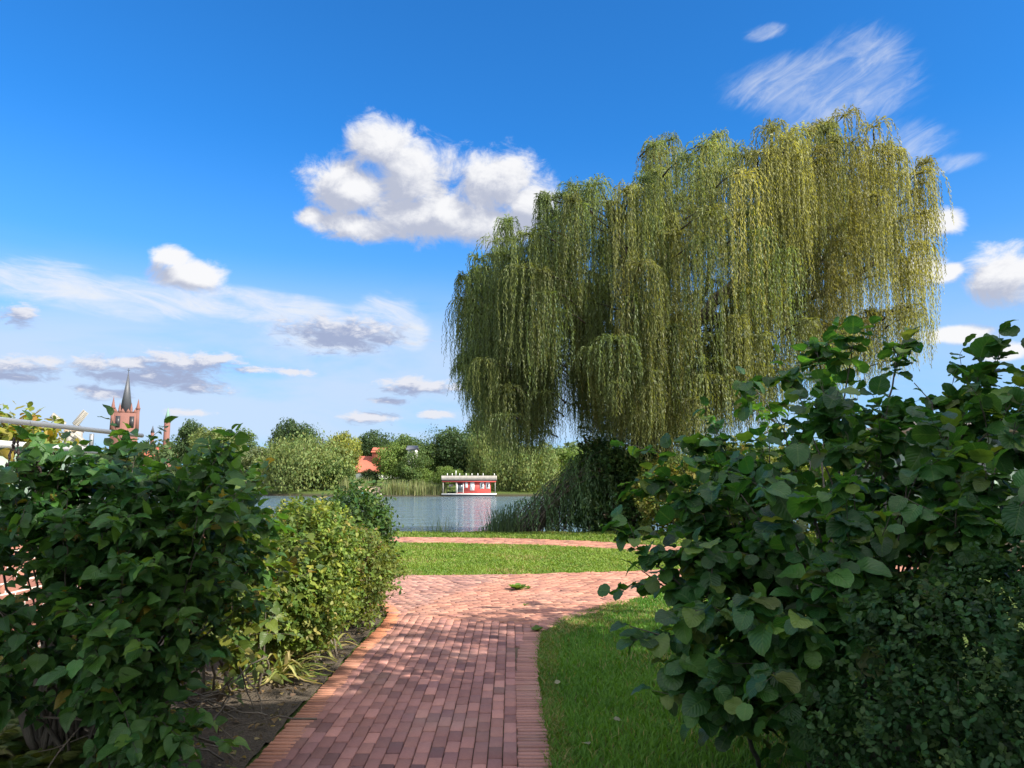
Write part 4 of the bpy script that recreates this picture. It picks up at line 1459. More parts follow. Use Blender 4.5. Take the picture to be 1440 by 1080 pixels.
def houses():
    # red roof
    d = 140.0
    xl, xr = at(498, 650, d)[0], at(556, 650, d)[0]
    zr = at(520, 645, d)[2]; zg = 1.6
    root = thing('red_roofed_house', 'house with a bright red tiled roof among the far trees', 'house', ((xl + xr) / 2, d + 4, zg))
    ze = at(520, 663, d)[2]
    G().box(xl + 0.3, xr - 0.3, d + 0.4, d + 7.6, zg, ze).build('wall', M_WHITE, root)
    rf = G().gable(xl, xr, d, d + 8, ze, zr + 0.6, 'x', 0.2).build('roof', M_TILE, root)
    xa, xb = at(520, 640, d)[0], at(546, 640, d)[0]
    g = G()
    zt = at(530, 631, d)[2]
    g.box(xa, xb, d + 2.2, d + 5.8, ze + 0.8, zt - 0.1)
    g.gable(xa - 0.15, xb + 0.15, d + 1.9, d + 6.1, zt - 0.5, zt + 0.4, 'x', 0.15)
    g.build('dormer', M_TILE, root)
    for u in (0.2, 0.45, 0.7):
        xx = xl + (xr - xl) * u
        G().box(xx, xx + 0.8, d + 0.36, d + 0.398, zg + 0.8, zg + 1.7).build('window', M_GLASS, root)
    # white house with dark roof on the hill
    d = 112.5
    xl, xr = at(573, 635, d)[0], at(584, 635, d)[0]
    zb, ze, zr = -0.2, at(577, 632, d)[2], at(577, 626, d)[2]
    root = thing('white_house', 'white house with a dark hipped roof on the wooded hill', 'house', ((xl + xr) / 2, d + 2, zb))
    G().box(xl, xr, d, d + 3, -0.2, ze).build('wall', M_WHITE, root)
    G().gable(xl - 0.2, xr + 0.2, d - 0.3, d + 3.3, ze + 0.05, zr, 'x', 0.15).build('roof', M_SLATE, root)
    for u in (0.2, 0.62):
        xx = xl + (xr - xl) * u
        G().box(xx, xx + 0.4, d - 0.04, d - 0.004, ze - 1.0, ze - 0.3).build('window', M_GLASS, root)
    # pale house by the car
    d = 150.0
    xl, xr = at(366, 670, d)[0], at(382, 670, d)[0]
    root = thing('pale_cottage', 'pale white cottage glimpsed between the trees above the parked car', 'house', ((xl + xr) / 2, d + 2, 1.9))
    ze, zr = at(375, 662, d)[2], at(375, 654, d)[2]
    G().box(xl, xr, d, d + 5, 1.7, ze).build('wall', M_WHITE, root)
    G().gable(xl - 0.2, xr + 0.2, d - 0.3, d + 5.3, ze + 0.05, zr, 'x', 0.15).build('roof', M_TILE, root)
    G().box(xl + 0.8, xl + 1.4, d - 0.04, d - 0.004, ze - 1.2, ze - 0.5).build('window', M_GLASS, root)


houses()


def car():
    d = 122.0
    c = at(382, 685, d)
    zg = 0.2
    root = thing('parked_car', 'dark car parked on the grass of the far bank', 'car', (c[0], d + 0.8, zg))
    s = 1.0
    prof = [(-2.0, 0.35), (-2.0, 0.75), (-1.7, 0.92), (-1.1, 1.0), (-0.6, 1.42), (0.7, 1.45), (1.35, 1.0), (1.95, 0.85), (2.05, 0.5), (2.0, 0.3)]
    n = len(prof)
    V = [(c[0] + x, d + yy, zg + z) for yy in (0, 1.6) for x, z in prof]
    g = G()
    g.add(V, [(i, (i + 1) % n, n + (i + 1) % n, n + i) for i in range(n)])
    g.F.setdefault(n, []).append(np.arange(n)[None, ::-1]); g.F[n].append(np.arange(n)[None] + n)
    g.build('body', M_CARP, root)
    V = [(c[0] - 0.95, d - 0.012, zg + 1.02), (c[0] + 1.1, d - 0.012, zg + 1.02), (c[0] + 0.65, d - 0.012, zg + 1.36), (c[0] - 0.5, d - 0.012, zg + 1.36)]
    V += [(x, y + 0.01, z) for x, y, z in V]
    G().add(V, [(0, 1, 2, 3), (7, 6, 5, 4), (0, 4, 5, 1), (1, 5, 6, 2), (2, 6, 7, 3), (3, 7, 4, 0)]).build('side_window', M_GLASS, root)
    for x in (-1.25, 1.25):
        G().tube([(c[0] + x, d - 0.05, zg + 0.32), (c[0] + x, d + 0.2, zg + 0.32)], [0.32, 0.32], 14).build('wheel', M_RUBBER, root)
    for x in (-2.02, 1.98):
        G().box(c[0] + x, c[0] + x + 0.07, d + 0.1, d + 0.4, zg + 0.6, zg + 0.75).build('headlight', M_WHITE, root)
    for px in (403, 396):
        q = at(px, 690, 117.0)
        o = G().cone((q[0], 117.0), 0.12, 0.10, -0.2, 1.1, 8).build('wooden_post', M_STRAW, None, origin=(q[0], 117.0, -0.1))
        tag(o, {403: 'pale wooden post on the far bank right of the car', 396: 'thin wooden post on the far bank nearest the car'}[px], 'post')


car()


def church():
    d = 320.0
    s = d / FPX
    P = lambda px, py: at(px, py, d)
    cx = P(175, 600)[0] * (d + 6) / d; cy = d + 6
    zg = 4.0
    root = thing('church', 'red brick church tower with a tall dark slate spire and pinnacles', 'church', (cx, cy, zg))
    zt = P(175, 580)[2]
    hw = 17.5 * s
    G().box(cx - hw, cx + hw, cy - hw, cy + hw, zg, zt).build('tower', M_CHURCH, root)
    g = G()
    for sx, sy in ((-1, -1), (1, -1), (-1, 1), (1, 1)):
        x, y = cx + sx * (hw - 0.55), cy + sy * (hw - 0.55)
        tp = P(160, 557)[2] if sx < 0 else P(193, 559)[2]
        gg = G()
        gg.cone((x, y), 0.85, 0.7, zt - 8, zt + 1.8, 8).cone((x, y), 1.0, 1.0, zt + 1.8, zt + 2.3, 8).cone((x, y), 0.75, 0.0, zt + 2.3, tp, 8)
        gg.build('pinnacle', M_CHURCH, root)
    for sx, sy in ((-0.42, -1), (0.42, -1), (-1, 0), (1, 0), (-0.42, 1), (0.42, 1)):
        x, y = cx + sx * hw * (1 if abs(sx) < 1 else 0.92), cy + sy * hw * 0.92
        gg = G().cone((x, y), 0.6, 0.5, zt, zt + 1.6, 6).cone((x, y), 0.55, 0.0, zt + 1.6, zt + 4.6, 6)
        gg.build('pinnacle', M_CHURCH, root)
    for sx in (-0.7, -0.2, 0.2, 0.7):
        x = cx + sx * hw
        V = [(x - 1.1, cy - hw + 0.05, zt), (x + 1.1, cy - hw + 0.05, zt), (x, cy - hw + 0.05, zt + 1.9), (x - 1.1, cy - hw + 0.5, zt), (x + 1.1, cy - hw + 0.5, zt), (x, cy - hw + 0.5, zt + 1.9)]
        G().add(V, [np.array([(0, 1, 2), (5, 4, 3)]), np.array([(0, 3, 4, 1), (1, 4, 5, 2), (2, 5, 3, 0)])]).build('gable', M_CHURCH, root)
    for sx in (-0.5, 0.5):
        x = cx + sx * hw
        G().box(x - 0.9, x + 0.9, cy - hw - 0.15, cy - hw - 0.004, zt - 6.5, zt - 1.5).build('belfry_opening', M_DARK, root)
    G().cone((cx + 0.2, cy), 2.75, 0.12, zt, P(178, 521)[2], 8, rot=0.3).build('spire', M_SLATE, root)
    ztip = P(178, 521)[2]
    G().box(cx + 0.1, cx + 0.3, cy - 0.1, cy + 0.1, ztip - 0.3, ztip + 1.9).box(cx - 0.35, cx + 0.75, cy - 0.1, cy + 0.1, ztip + 0.9, ztip + 1.15).build('cross', M_DARK, root)
    # slender stair turret with copper cap, nave and little ridge turret
    tx = cx + 17.2
    G().cone((tx, cy + 3), 1.35, 1.3, zg, P(234, 590)[2], 8).build('turret', M_CHURCH, root)
    G().cone((tx, cy + 3), 1.5, 0.05, P(234, 590)[2], P(234, 568)[2], 8).build('turret_cap', M_COPPER, root)
    G().box(cx + hw + 0.01, tx + 5, cy - 5, cy + 5, zg, 11).build('nave', M_CHURCH, root)
    G().gable(cx + hw + 0.02, tx + 5.4, cy - 5.6, cy + 5.6, 11, 16, 'x', 0.3).build('nave_roof', M_TILE, root)
    rx = cx + 11.3
    G().cone((rx, cy), 0.8, 0.7, 14.5, P(215, 606)[2], 8).build('ridge_turret', M_CHURCH, root)
    G().cone((rx, cy), 0.85, 0.04, P(215, 606)[2], P(215, 596)[2], 8).build('ridge_turret_cap', M_SLATE, root)
    root.rotation_euler = (0, 0, math.radians(27.6))


church()


def windmill():
    d = 300.0
    P = lambda px, py: at(px, py, d)
    h = P(104, 606)
    root = thing('windmill', 'wooden windmill with one pale lattice sail raised, left of the church', 'windmill', (h[0] - 2, d, 4.0))
    hub = np.array([h[0], d - 3.2, h[2]])
    G().box(h[0] - 2.4, h[0] + 2.2, d - 2.4, d + 2.6, 7.5, h[2] - 0.2).build('body', M_GREYW, root)
    G().cone((h[0], d), 3.6, 0.4, 4.0, 7.5, 4, rot=0.785).build('trestle', M_GREYW, root)
    G().gable(h[0] - 2.6, h[0] + 2.5, d - 2.8, d + 2.9, h[2] - 0.3, h[2] + 2.2, 'x', 0.2).build('roof', M_STRAW, root)
    G().tube([hub + [0, 0.4, 0], hub + [0, 3.2, 0]], [0.3, 0.3], 8).build('axle', M_GREYW, root)
    tip = P(126, 579)
    dirv = norm(np.array([tip[0] - hub[0], 0, tip[2] - hub[2]]))
    per = np.array([-dirv[2], 0, dirv[0]])
    Ls = np.linalg.norm([tip[0] - hub[0], tip[2] - hub[2]])
    for a in range(4):
        c_, s_ = math.cos(a * math.pi / 2), math.sin(a * math.pi / 2)
        dv = np.array([dirv[0] * c_ - dirv[2] * s_, 0, dirv[0] * s_ + dirv[2] * c_])
        pv = np.array([-dv[2], 0, dv[0]])
        g = G()
        g.tube([hub, hub + dv * Ls], [0.18, 0.10], 6)
        for w in (-0.35, -1.7, 0.9):
            g.tube([hub + dv * Ls * 0.3 + pv * w, hub + dv * Ls + pv * w], [0.07, 0.07], 4)
        for k in range(12):
            u = 0.3 + 0.7 * k / 11
            g.tube([hub + dv * Ls * u - pv * 1.75, hub + dv * Ls * u + pv * 0.95], [0.055, 0.055], 4)
        for k in range(11):
            u = 0.3 + 0.7 * (k + 0.5) / 11
            a_, b_ = hub + dv * Ls * (u - 0.024), hub + dv * Ls * (u + 0.024)
            V = [a_ - pv * 1.7, b_ - pv * 1.7, b_ + pv * 0.9, a_ + pv * 0.9]
            V = V + [v + np.array([0, 0.05, 0]) for v in V]
            g.add(V, [(0, 1, 2, 3), (7, 6, 5, 4), (0, 4, 5, 1), (1, 5, 6, 2), (2, 6, 7, 3), (3, 7, 4, 0)])
        g.build('sail', M_GREYW, root)


windmill()

# ------------------------------------------------------------------ left: terrace wall, railing, shrubs
M_WALL = brickwall_mat('terrace_brick', (0.36, 0.16, 0.11), (0.24, 0.10, 0.08), (0.62, 0.58, 0.52))
M_PANEL = simple('pale_green_panel', (0.20, 0.27, 0.22), 0.5, 1.0, 0.05)


def terrace():
    x = -4.0
    root = thing('brick_wall', 'low red brick wall with white joints behind the lilac bush', 'wall', (x - 0.15, 8.0, 0))
    G().box(x - 0.3, x, 3.0, 8.4, -0.1, 1.25).build('wall', M_WALL, root)
    G().box(x - 0.34, x + 0.04, 2.96, 8.44, 1.252, 1.31).build('coping', M_WHITE, root)
    root = thing('terrace_railing', 'pale green panelled railing with a grey handrail on top of the brick wall', 'railing', (x - 0.15, 8.0, 1.31))
    for k in range(3):
        y0 = 3.05 + k * 1.42
        G().box(x - 0.17, x - 0.14, y0 + 0.06, y0 + 1.36, 1.40, 1.90).build('panel', M_PANEL, root)
    G().box(x - 0.19, x - 0.10, 3.0, 7.35, 1.90, 1.955).build('cap', M_WHITE, root)
    for k in range(4):
        y0 = 3.05 + k * 1.42
        G().box(x - 0.18, x - 0.12, y0 - 0.03, y0 + 0.03, 1.31, 1.899).build('post', M_METAL, root)
        G().box(x - 0.165, x - 0.135, y0 - 0.015, y0 + 0.015, 1.956, 2.09).build('bracket', M_METAL, root)
    G().tube([(x - 0.15, 3.0, 2.12), (x - 0.15, 6.0, 2.125), (x - 0.15, 8.3, 2.13)], [0.024] * 3, 12).build('handrail', M_METAL, root, smooth=True)


terrace()
b = np.array([-7.2, 10.8, 0.0])
bushy('autumn_shrub', 'yellow and orange autumn shrub behind the grey handrail', 'shrub', b,
      [(-7.35, 10.6, 1.5, 0.95, 1.1, 1.0), (-8.2, 10.8, 1.45, 1.0, 1.1, 1.05)],
      2000, 6, 0.3, T_OVAL, 0.12, M_SMALL, [(0.22, 0.20, 0.035), (0.26, 0.15, 0.03), (0.12, 0.16, 0.03), (0.18, 0.22, 0.05)], [4, 1.2, 3, 4], 111, (0.55, 1.0), 12, r0=0.02)


def seed_heads(root, tips, r):
    for (px, py, d) in ((20, 640, 3.7), (48, 652, 3.75)):
        c = at(px, py, d)
        g = G()
        g.tube([c - [0, 0, 0.1], c + [0, 0, 0.07]], [0.003, 0.001], 4)
        for k in range(46):
            z = r.random()
            a = r.random() * 6.28
            rad = 0.035 * (1 - z * 0.8)
            p = c + np.array([math.cos(a) * rad, math.sin(a) * rad, -0.07 + 0.15 * z])
            q = 0.006 + 0.003 * r.random()
            V = p + q * np.array([(1, 0, 0), (-1, 0, 0), (0, 1, 0), (0, -1, 0), (0, 0, 1.7), (0, 0, -1.7)])
            g.add(V, [(0, 2, 4), (2, 1, 4), (1, 3, 4), (3, 0, 4), (2, 0, 5), (1, 2, 5), (3, 1, 5), (0, 3, 5)])
        g.build('seed_head', M_SEED, root)


M_SEED = simple('dry_seed', (0.05, 0.033, 0.03), 0.8)
lil = [(175, 604, 4.2), (30, 668, 3.7), (85, 662, 3.85), (-30, 668, 3.7), (20, 880, 3.6), (100, 900, 3.9), (280, 920, 4.0), (200, 880, 3.8), (240, 652, 4.2), (300, 646, 4.3), (345, 668, 4.6), (362, 700, 4.7), (325, 660, 4.4), (270, 640, 4.2), (210, 640, 4.1), (160, 610, 4.15), (372, 735, 4.8), (250, 675, 3.9), (300, 680, 3.9), (340, 700, 4.2), (200, 665, 3.9), (165, 690, 3.7), (330, 745, 4.0), (365, 780, 4.6), (355, 830, 4.6), (60, 655, 3.9), (20, 690, 3.6), (120, 645, 4.0), (200, 700, 3.6),
       (280, 720, 3.7), (340, 770, 4.2), (355, 720, 4.6), (300, 830, 4.3), (240, 830, 3.8), (170, 850, 3.7), (235, 990, 3.7),
       (-60, 700, 3.6), (-60, 800, 3.4), (-60, 640, 4.0), (230, 770, 3.5), (310, 790, 3.9), (-30, 800, 3.2), (210, 640, 4.0), (150, 660, 3.7), (90, 690, 3.5), (245, 1045, 3.7)]


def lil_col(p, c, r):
    k = np.clip((p[:, 0] + 2.0) / 0.5, 0, 1)[:, None] * 0.65  # leaves on the sunlit path side are painted paler and yellower
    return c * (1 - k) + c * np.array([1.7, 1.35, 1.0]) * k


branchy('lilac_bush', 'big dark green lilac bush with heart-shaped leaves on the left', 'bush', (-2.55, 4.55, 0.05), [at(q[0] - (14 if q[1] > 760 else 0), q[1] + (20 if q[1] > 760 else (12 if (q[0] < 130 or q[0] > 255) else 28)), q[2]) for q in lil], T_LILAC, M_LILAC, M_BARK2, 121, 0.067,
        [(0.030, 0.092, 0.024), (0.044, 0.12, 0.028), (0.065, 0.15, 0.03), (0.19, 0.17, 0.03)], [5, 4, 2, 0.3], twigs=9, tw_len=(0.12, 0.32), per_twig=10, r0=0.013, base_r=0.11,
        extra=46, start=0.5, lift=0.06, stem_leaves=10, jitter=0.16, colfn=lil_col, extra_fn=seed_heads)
# thick old lilac stems are part of the same bush
_l = [o for o in bpy.data.objects if o.name == 'lilac_bush'][0]
_g = G(); _r = rng(5)
for p1, p2, ra in (((-2.62, 4.5, 0), (-2.7, 4.6, 1.3), 0.085), ((-2.5, 4.55, 0), (-2.35, 4.7, 1.1), 0.075), ((-2.66, 4.45, 0.1), (-3.25, 4.3, 1.2), 0.05), ((-2.45, 4.6, 0), (-2.0, 4.9, 1.0), 0.035), ((-2.55, 4.7, 0), (-2.6, 5.2, 1.4), 0.05)):
    _g.tube(curve(p1, p2, _r, 12, 0.05, 0.05), np.linspace(ra, ra * 0.55, 12), 9)
_g.build('trunk', M_BARK2, _l, smooth=True)

branchy('mock_orange_bush', 'yellow-green sparse bush between the lilac and the clipped hedge', 'bush', (-2.1, 5.9, 0.05),
        [at(q[0] - 22, q[1], q[2]) for q in [(370, 720, 5.6), (395, 760, 5.5), (345, 780, 5.6), (390, 830, 5.4), (360, 860, 5.4), (300, 870, 5.3), (320, 820, 5.5), (375, 890, 5.4), (300, 780, 5.8), (330, 720, 5.9)]],
        T_LILAC, M_LILAC, M_TWIG, 131, 0.075, [(0.10, 0.14, 0.025), (0.15, 0.17, 0.03), (0.07, 0.12, 0.03), (0.24, 0.20, 0.04)], [4, 3, 3, 0.6],
        twigs=8, tw_len=(0.15, 0.4), per_twig=7, r0=0.012, base_r=0.15, extra=8, start=0.25, lift=0.1, stem_leaves=10)

bushy('privet_hedge', 'clipped yellow-green hedge bush in the sun left of the path', 'hedge', (-1.9, 6.8, 0.06),
      [(-1.90, 6.7, 0.78, 0.44, 0.55, 0.56), (-2.14, 7.2, 0.78, 0.5, 0.6, 0.58), (-1.98, 7.7, 0.72, 0.44, 0.5, 0.56), (-1.88, 6.6, 0.58, 0.36, 0.45, 0.40)],
      6500, 7, 0.075, T_OVAL, 0.036, M_SMALL, [(0.12, 0.175, 0.032), (0.18, 0.225, 0.04), (0.075, 0.125, 0.027), (0.26, 0.25, 0.08)], [4, 3, 4, 1], 141, (0.7, 1.0), 26, M_TWIG, r0=0.011)
bushy('spiraea_bush', 'small brownish-green fine-leaved bush at the far end of the hedge', 'bush', (-1.72, 8.4, 0.05),
      [(-1.70, 8.3, 0.62, 0.36, 0.5, 0.50), (-1.85, 8.8, 0.6, 0.36, 0.5, 0.5)],
      1700, 7, 0.11, T_OVAL, 0.036, M_SMALL, [(0.13, 0.16, 0.04), (0.13, 0.17, 0.03), (0.16, 0.12, 0.055), (0.08, 0.12, 0.03)], [4, 4, 1, 3], 142, (0.6, 1.0), 16, M_TWIG, r0=0.008)
bushy('rose_bush', 'rounded dark green bush with upright shoots behind the clipped hedge', 'bush', (-2.2, 9.7, 0.05),
      [(-2.0, 9.5, 0.95, 0.40, 0.5, 0.52), (-2.2, 9.9, 0.8, 0.55, 0.5, 0.6), (-1.85, 9.4, 0.7, 0.35, 0.4, 0.5)],
      2000, 7, 0.16, T_OVAL, 0.05, M_SMALL, [(0.05, 0.10, 0.028), (0.08, 0.135, 0.035), (0.035, 0.075, 0.02)], [4, 3, 3], 143, (0.55, 1.0), 16, M_TWIG, r0=0.011, tall=0.04)


def strap_clump(label, c, n, L, seed, group):
    r = rng(seed)
    root = thing('strap_leaved_plant', label, 'plant', c, group)
    g = G()
    for k in range(n):
        a = r.random() * 6.28; el = 0.35 + 0.9 * r.random()
        l = L * (0.6 + 0.6 * r.random())
        t_ = np.linspace(0, 1, 9)
        drop = (0.35 + 0.9 * r.random()) * l
        hor = math.cos(el) * l * t_
        z = math.sin(el) * l * t_ - drop * t_ ** 2.4
        P = np.stack([c[0] + r.normal(0, .05) + math.cos(a) * hor, c[1] + r.normal(0, .05) + math.sin(a) * hor, np.maximum(c[2] + z, c[2] + 0.01 + 0.02 * t_)], 1)
        w = 0.013 * np.sin(math.pi * (0.12 + 0.86 * t_)) ** 0.7 * (0.7 + 0.6 * r.random())
        s = np.array([-math.sin(a), math.cos(a), 0])
        up = np.array([0, 0, 0.006])
        V = np.concatenate([P - s * w[:, None] + up, P, P + s * w[:, None] + up])
        F = [(i, i + 9, i + 10, i + 1) for i in range(8)] + [(i + 9, i + 18, i + 19, i + 10) for i in range(8)]
        col = np.array([(0.20, 0.24, 0.07), (0.30, 0.29, 0.11), (0.13, 0.19, 0.05), (0.34, 0.28, 0.13)][r.integers(4)]) * (0.75 + 0.5 * r.random())
        g.add(V, F, col)
    g.build('leaf_tuft', M_STRAP, root)


strap_clump('pale strap-leaved plant nearest the camera in the bed beside the hedge', (-1.86, 6.2, 0.07), 60, 0.50, 151, 'strap-leaved plants in the bed')
strap_clump('pale strap-leaved plant spilling over the orange path edging', (-1.74, 7.05, 0.07), 44, 0.48, 152, 'strap-leaved plants in the bed')
strap_clump('pale strap-leaved plant at the back against the hedge stems', (-2.1, 6.7, 0.07), 30, 0.40, 153, 'strap-leaved plants in the bed')
strap_clump('small pale strap-leaved plant half under the lilac', (-2.2, 5.8, 0.07), 26, 0.34, 154, 'strap-leaved plants in the bed')


def fern(label, c, n, L, seed, group):
    r = rng(seed)
    root = thing('fern', label, 'fern', c, group)
    g = G()
    gs = G()
    for k in range(n):
        a = r.random() * 6.28; el = 0.5 + 0.6 * r.random()
        l = L * (0.6 + 0.6 * r.random())
        m_ = 26
        t_ = np.linspace(0.1, 1, m_)
        P = np.stack([c[0] + math.cos(a) * math.cos(el) * l * t_, c[1] + math.sin(a) * math.cos(el) * l * t_, c[2] + math.sin(el) * l * t_ - 0.55 * l * t_ ** 2.2], 1)
        gs.tube(P[::5], np.linspace(0.004, 0.001, len(P[::5])), 3)
        tg = norm(np.gradient(P, axis=0))
        sd = norm(np.cross(tg, [0, 0, 1.0]))
        col = np.array([(0.045, 0.085, 0.022), (0.07, 0.11, 0.03), (0.10, 0.13, 0.035)][r.integers(3)])
        for sgn in (-1, 1):
            for q in (0.35, 1.0):
                y = norm(sd * sgn + tg * 0.45 * q)
                sz = 0.30 * l * np.sin(math.pi * (0.08 + 0.9 * t_)) * (0.5 + 0.5 * q)
                put_leaves(g, T_TINY, P, y, np.tile([0, 0, 1.0], (m_, 1)) + r.normal(0, .15, (m_, 3)), np.maximum(sz, 0.01), np.tile(col, (m_, 1)) * (1 + r.normal(0, .12, (m_, 1))), 0.42)
    gs.build('stem', M_TWIG, root)
    g.build('frond', M_SMALL, root)


fern('feathery green fern at the bottom left corner', (-2.78, 4.35, 0.06), 26, 0.42, 161, 'ferns under the lilac')
fern('feathery fern in front of the lilac trunk', (-2.50, 4.25, 0.06), 20, 0.34, 162, 'ferns under the lilac')
fern('dark fern between the lilac trunk and the brick wall', (-3.05, 4.8, 0.06), 30, 0.48, 163, 'ferns under the lilac')
fern('fern hard against the brick wall', (-3.5, 5.6, 0.06), 24, 0.45, 164, 'ferns under the lilac')
fern('low fern at the left edge behind the corner fern', (-3.02, 4.4, 0.06), 24, 0.42, 165, 'ferns under the lilac')


def twig_heap():
    r = rng(171)
    g = G()
    for k in range(46):
        c = np.array([-2.0 + r.normal(0, 0.22), 4.55 + r.normal(0, 0.3), 0.1 + 0.25 * r.random()])
        d = norm(r.normal(0, 1, 3) * [1, 1, 0.35]) * (0.2 + 0.3 * r.random())
        g.tube(curve(c - d, c + d, r, 7, 0.1, 0.08), np.linspace(0.006, 0.002, 7), 4)
    tag(g.build('twig_heap', M_TWIG, None, True, origin=(-2.0, 4.55, 0.06)), 'tangle of dry grey twigs on the soil under the lilac', 'twigs')


twig_heap()


def litter():
    r = rng(175)
    n = 900
    p = np.stack([-1.55 - 1.6 * r.random(n) ** 1.3, 3.6 + 6.0 * r.random(n), 0.075 + 0.02 * r.random(n)], 1)
    p[:, 2] += 0.04 * np.clip((-1.6 - p[:, 0]) / 1.2, 0, 1) - 0.03
    g = G()
    put_leaves(g, T_LILAC, p, norm(r.normal(0, 1, (n, 3)) * [1, 1, 0.15]), norm(r.normal(0, 0.35, (n, 3)) + [0, 0, 1.0]), 0.022 + 0.03 * r.random(n),
               pick_cols(r, n, [(0.20, 0.14, 0.07), (0.30, 0.23, 0.11), (0.10, 0.07, 0.045), (0.16, 0.17, 0.05)], [4, 2, 4, 1]), 0.8)
    tag(g.build('leaf_litter', M_STRAP), kind='stuff')


litter()

# ------------------------------------------------------------------ right: hazel, snowberry, pavilion
hz = [(1400, 492, 4.2), (1372, 515, 4.2), (1272, 478, 4.6), (1205, 468, 4.8), (1150, 490, 5.2), (1098, 492, 5.0), (1060, 525, 4.6), (1440, 525, 3.8), (1500, 500, 3.8), (1000, 570, 4.8), (985, 625, 4.2),
      (905, 645, 4.6), (930, 700, 4.2), (848, 760, 4.0), (870, 800, 4.2), (860, 885, 3.7), (905, 930, 3.7), (960, 985, 3.5), (1000, 760, 3.6), (1100, 700, 3.4), (1200, 650, 3.4), (1300, 625, 3.5),
      (1400, 640, 3.3), (1050, 850, 3.2), (1100, 950, 3.0), (1150, 800, 3.1), (1250, 730, 3.2), (1350, 720, 3.2), (1080, 620, 4.2), (1180, 570, 4.2), (1250, 570, 4.2), (1330, 580, 4.0), (1340, 600, 3.6), (1420, 590, 3.5), (1380, 650, 3.5), (1450, 620, 3.4), (1300, 600, 3.9), (1390, 560, 3.8), (1290, 540, 4.3),
      (1150, 560, 7.5), (1080, 590, 7.6), (1200, 590, 7.6), (1050, 630, 7.2), (1250, 610, 7.5), (1010, 640, 7.4), (1120, 620, 7.3), (1170, 530, 7.8), (1000, 850, 3.4), (940, 860, 3.6), (1010, 920, 3.3), (1440, 700, 3.0), (950, 780, 4.0), (1040, 700, 3.8), (1130, 880, 3.0), (980, 690, 4.0)]


def hz_col(p, c, r):
    k = r.random(len(p)) < 0.035
    c[k] = np.array([0.095, 0.125, 0.036]) * (0.8 + 0.4 * r.random((k.sum(), 1)))
    return c


branchy('hazel_bush', 'tall hazel bush with large round crinkled leaves on the right', 'bush', (2.05, 4.5, 0.0), [at(q[0] + (34 if q[0] < 1000 else 0), q[1] + (24 if q[1] < 660 and not 1050 < q[0] < 1300 else 0), q[2] + 0.15) for q in hz], T_HAZEL, M_HAZEL, M_BARK2, 181, 0.082,
        [(0.022, 0.078, 0.020), (0.034, 0.105, 0.023), (0.055, 0.14, 0.025), (0.10, 0.17, 0.028)], [4, 4, 2, 1], twigs=9, tw_len=(0.10, 0.34), per_twig=8, r0=0.014, base_r=0.22,
        extra=24, start=0.35, lift=0.1, stem_leaves=13, up=1.0, colfn=hz_col, jitter=0.2)
bushy('snowberry_bush', 'low dark small-leaved bush in the bottom right corner', 'bush', (1.95, 3.05, 0.0),
      [(2.08, 3.0, 0.72, 0.72, 0.55, 0.62), (1.60, 2.9, 0.5, 0.46, 0.42, 0.42), (2.55, 3.1, 0.85, 0.7, 0.6, 0.65), (1.72, 2.75, 0.25, 0.5, 0.35, 0.28)],
      5600, 8, 0.11, T_OVAL, 0.024, M_SMALL, [(0.022, 0.060, 0.02), (0.03, 0.075, 0.024), (0.045, 0.09, 0.028)], [4, 4, 2], 191, (0.55, 1.0), 20, M_TWIG, r0=0.006, width=1.15)


def pavilion():
    d = 15.0
    xl, xr = at(1292, 640, d)[0], at(1292, 640, d)[0] + 7.0
    zr = at(1360, 592, d)[2]
    root = thing('garden_pavilion', 'pale garden pavilion with a flat grey roof glimpsed behind the hazel', 'pavilion', (xl + 3.5, d + 2, 0))
    G().box(xl + 0.3, xr - 0.3, d + 0.3, d + 3.7, -0.05, zr - 0.2).build('wall', M_PANEL, root)
    G().box(xl, xr, d, d + 4, zr - 0.198, zr).build('roof', M_GREYW, root)
    for k in range(4):
        x = xl + 0.7 + k * 1.5
        f = G().box(x, x + 1.0, d + 0.24, d + 0.298, 0.9, zr - 0.6).build('window', M_PANEL, root)
        pn = G().box(x + 0.07, x + 0.93, d + 0.225, d + 0.238, 0.97, zr - 0.67).build('pane', M_GLASS, f)
        pn.data.transform(Matrix.Translation(-Vector(root.location)))


pavilion()


# small growth on the paving and lawn
def weed(label, c, n, L, seed):
    r = rng(seed)
    root = thing('weed', label, 'weed', c, 'weeds on the paving')
    g = G()
    a = np.linspace(0, 6.28, n, endpoint=False) + r.normal(0, .2, n)
    y = np.stack([np.cos(a), np.sin(a), 0.35 + 0.5 * r.random(n)], 1)
    put_leaves(g, T_OVAL, np.tile(np.asarray(c, float), (n, 1)), y, np.tile([0, 0, 1.0], (n, 1)) + r.normal(0, .2, (n, 3)), L * (0.6 + 0.6 * r.random(n)), pick_cols(r, n, [(0.08, 0.15, 0.03), (0.12, 0.18, 0.04)], [1, 1]))
    g.build('leaf_rosette', M_SMALL, root)


def gpt(px, py):
    v = pdir(px, py)
    k = -(CAM_H - 0.032) / v[2]
    return (v[0] * k, v[1] * k, 0.032)


weed('largest green weed growing in the middle of the crossing path', gpt(727, 829), 18, 0.17, 301)
weed('small weed just right of the largest weed on the crossing path', gpt(743, 828), 6, 0.07, 302)
weed('weed at the corner where the path edge meets the lawn', gpt(756, 887), 12, 0.09, 303)
weed('tiny weed on the sunny paving below the largest weed', gpt(738, 851), 6, 0.06, 304)

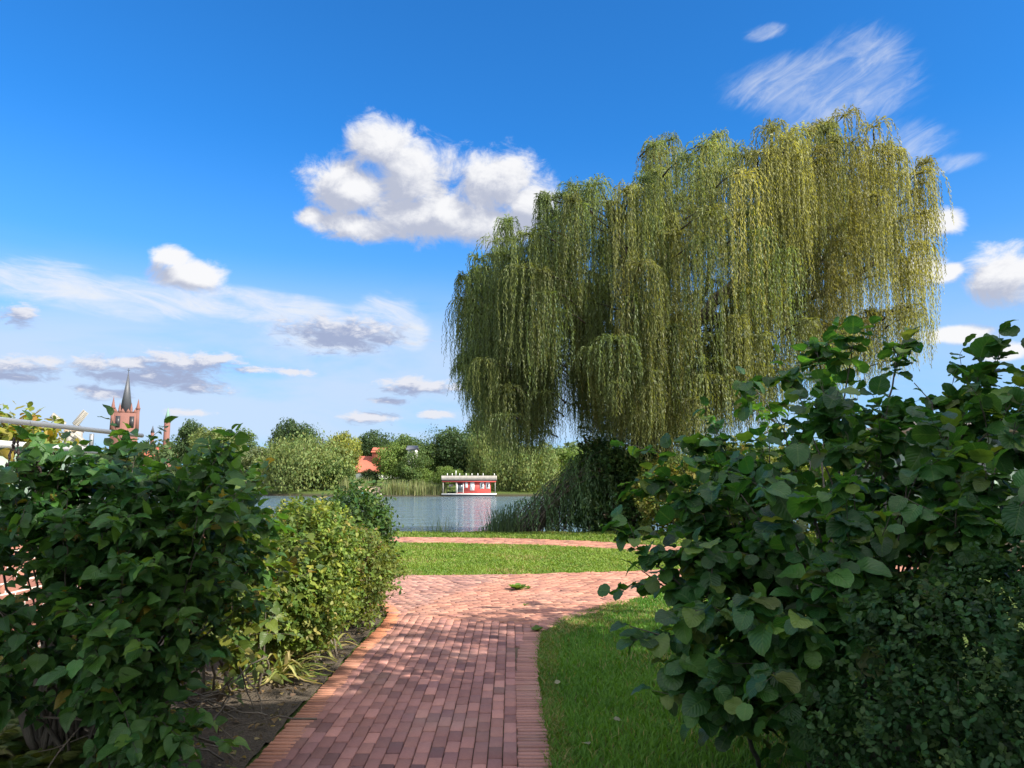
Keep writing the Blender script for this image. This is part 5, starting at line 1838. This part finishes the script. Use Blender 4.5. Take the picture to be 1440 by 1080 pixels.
for i, (px, py, lab) in enumerate([(863, 1016, 'single pale fallen leaf on the shaded lawn'), (828, 1052, 'dry curled fallen leaf at the bottom of the shaded lawn'), (787, 962, 'small pale fallen leaf close to the path edge')]):
    p = np.array(gpt(px, py)); p[2] = 0.055
    g = G()
    put_leaves(g, T_HAZEL, p[None], np.array([[math.cos(i * 2.0), math.sin(i * 2.0), 0.15]]), np.array([[0.2, -0.3, 1.0]]), [0.05 + 0.01 * (i == 1)], np.array([[0.32, 0.30, 0.2]]), 0.8)
    tag(g.build('fallen_leaf', M_HAZEL, None, origin=tuple(p)), lab, 'leaf')

# ------------------------------------------------------------------ beside the camera, out of the frame: the house and trees that shade the foreground
M_HOUSE = brickwall_mat('house_brick', (0.33, 0.15, 0.11), (0.25, 0.11, 0.085), (0.5, 0.46, 0.42))


def shade_house():  # unseen house added to cast the dense foreground shade
    x0, x1, y0, y1 = 5.2, 17.0, -6.6, 2.3
    root = thing('shade_brick_house', 'unseen red brick house with a tiled roof right of the path, added for its shade', 'house', (11, -1, 0))
    G().box(x0, x1, y0, y1, -0.1, 4.6).build('wall', M_HOUSE, root)
    ym = (y0 + y1) / 2
    for x in (x0, x1 - 0.3):
        G().add([(x, y0, 4.6), (x, y1, 4.6), (x, ym, 8.4), (x + 0.3, y0, 4.6), (x + 0.3, y1, 4.6), (x + 0.3, ym, 8.4)], [np.array([(0, 2, 1), (3, 4, 5)]), np.array([(0, 3, 5, 2), (1, 2, 5, 4)])]).build('gable', M_HOUSE, root)
    G().gable(x0 - 0.3, x1 + 0.3, y0 - 0.5, y1 + 0.5, 4.65, 8.75, 'x', 0.2).build('roof', M_TILE, root)
    for y in (-4, -1.5, 1.0):
        f = G().box(x0 - 0.06, x0 - 0.004, y, y + 1.1, 1.0, 2.4).build('window', M_WHITE, root)
        pn = G().box(x0 - 0.08, x0 - 0.062, y + 0.08, y + 1.02, 1.08, 2.32).build('pane', M_GLASS, f)
        pn.data.transform(Matrix.Translation(-Vector(root.location)))


shade_house()


def shade_tree(label, c, H, Wd, seed, n=2600, col=(0.06, 0.1, 0.03)):
    root = thing('tree', label, 'tree', c)
    g, gt = make_crown(seed, 34, n, 0.05)
    root.scale = (1, 1, 1)
    o1 = gt.build('trunk', M_BARK2, None, smooth=True); o2 = g.build('crown', M_FAR, None)
    for o in (o1, o2):
        o.parent = root
    root.scale = (Wd, Wd, H)
    o2.color = (*col, 1)


shade_tree('leafy garden tree right of the path in front of the brick house, outside the picture', (8.9, 2.9, 0), 8.0, 4.2, 401)
shade_tree('second leafy garden tree near the brick house gable, outside the picture', (5.9, 3.0, 0), 6.4, 3.4, 402)
shade_tree('third leafy garden tree, nearest the path, in front of the brick house, unseen, added for its shade', (4.3, -0.9, 0), 8.8, 3.9, 403)  # extra unseen tree that extends the shade to the left
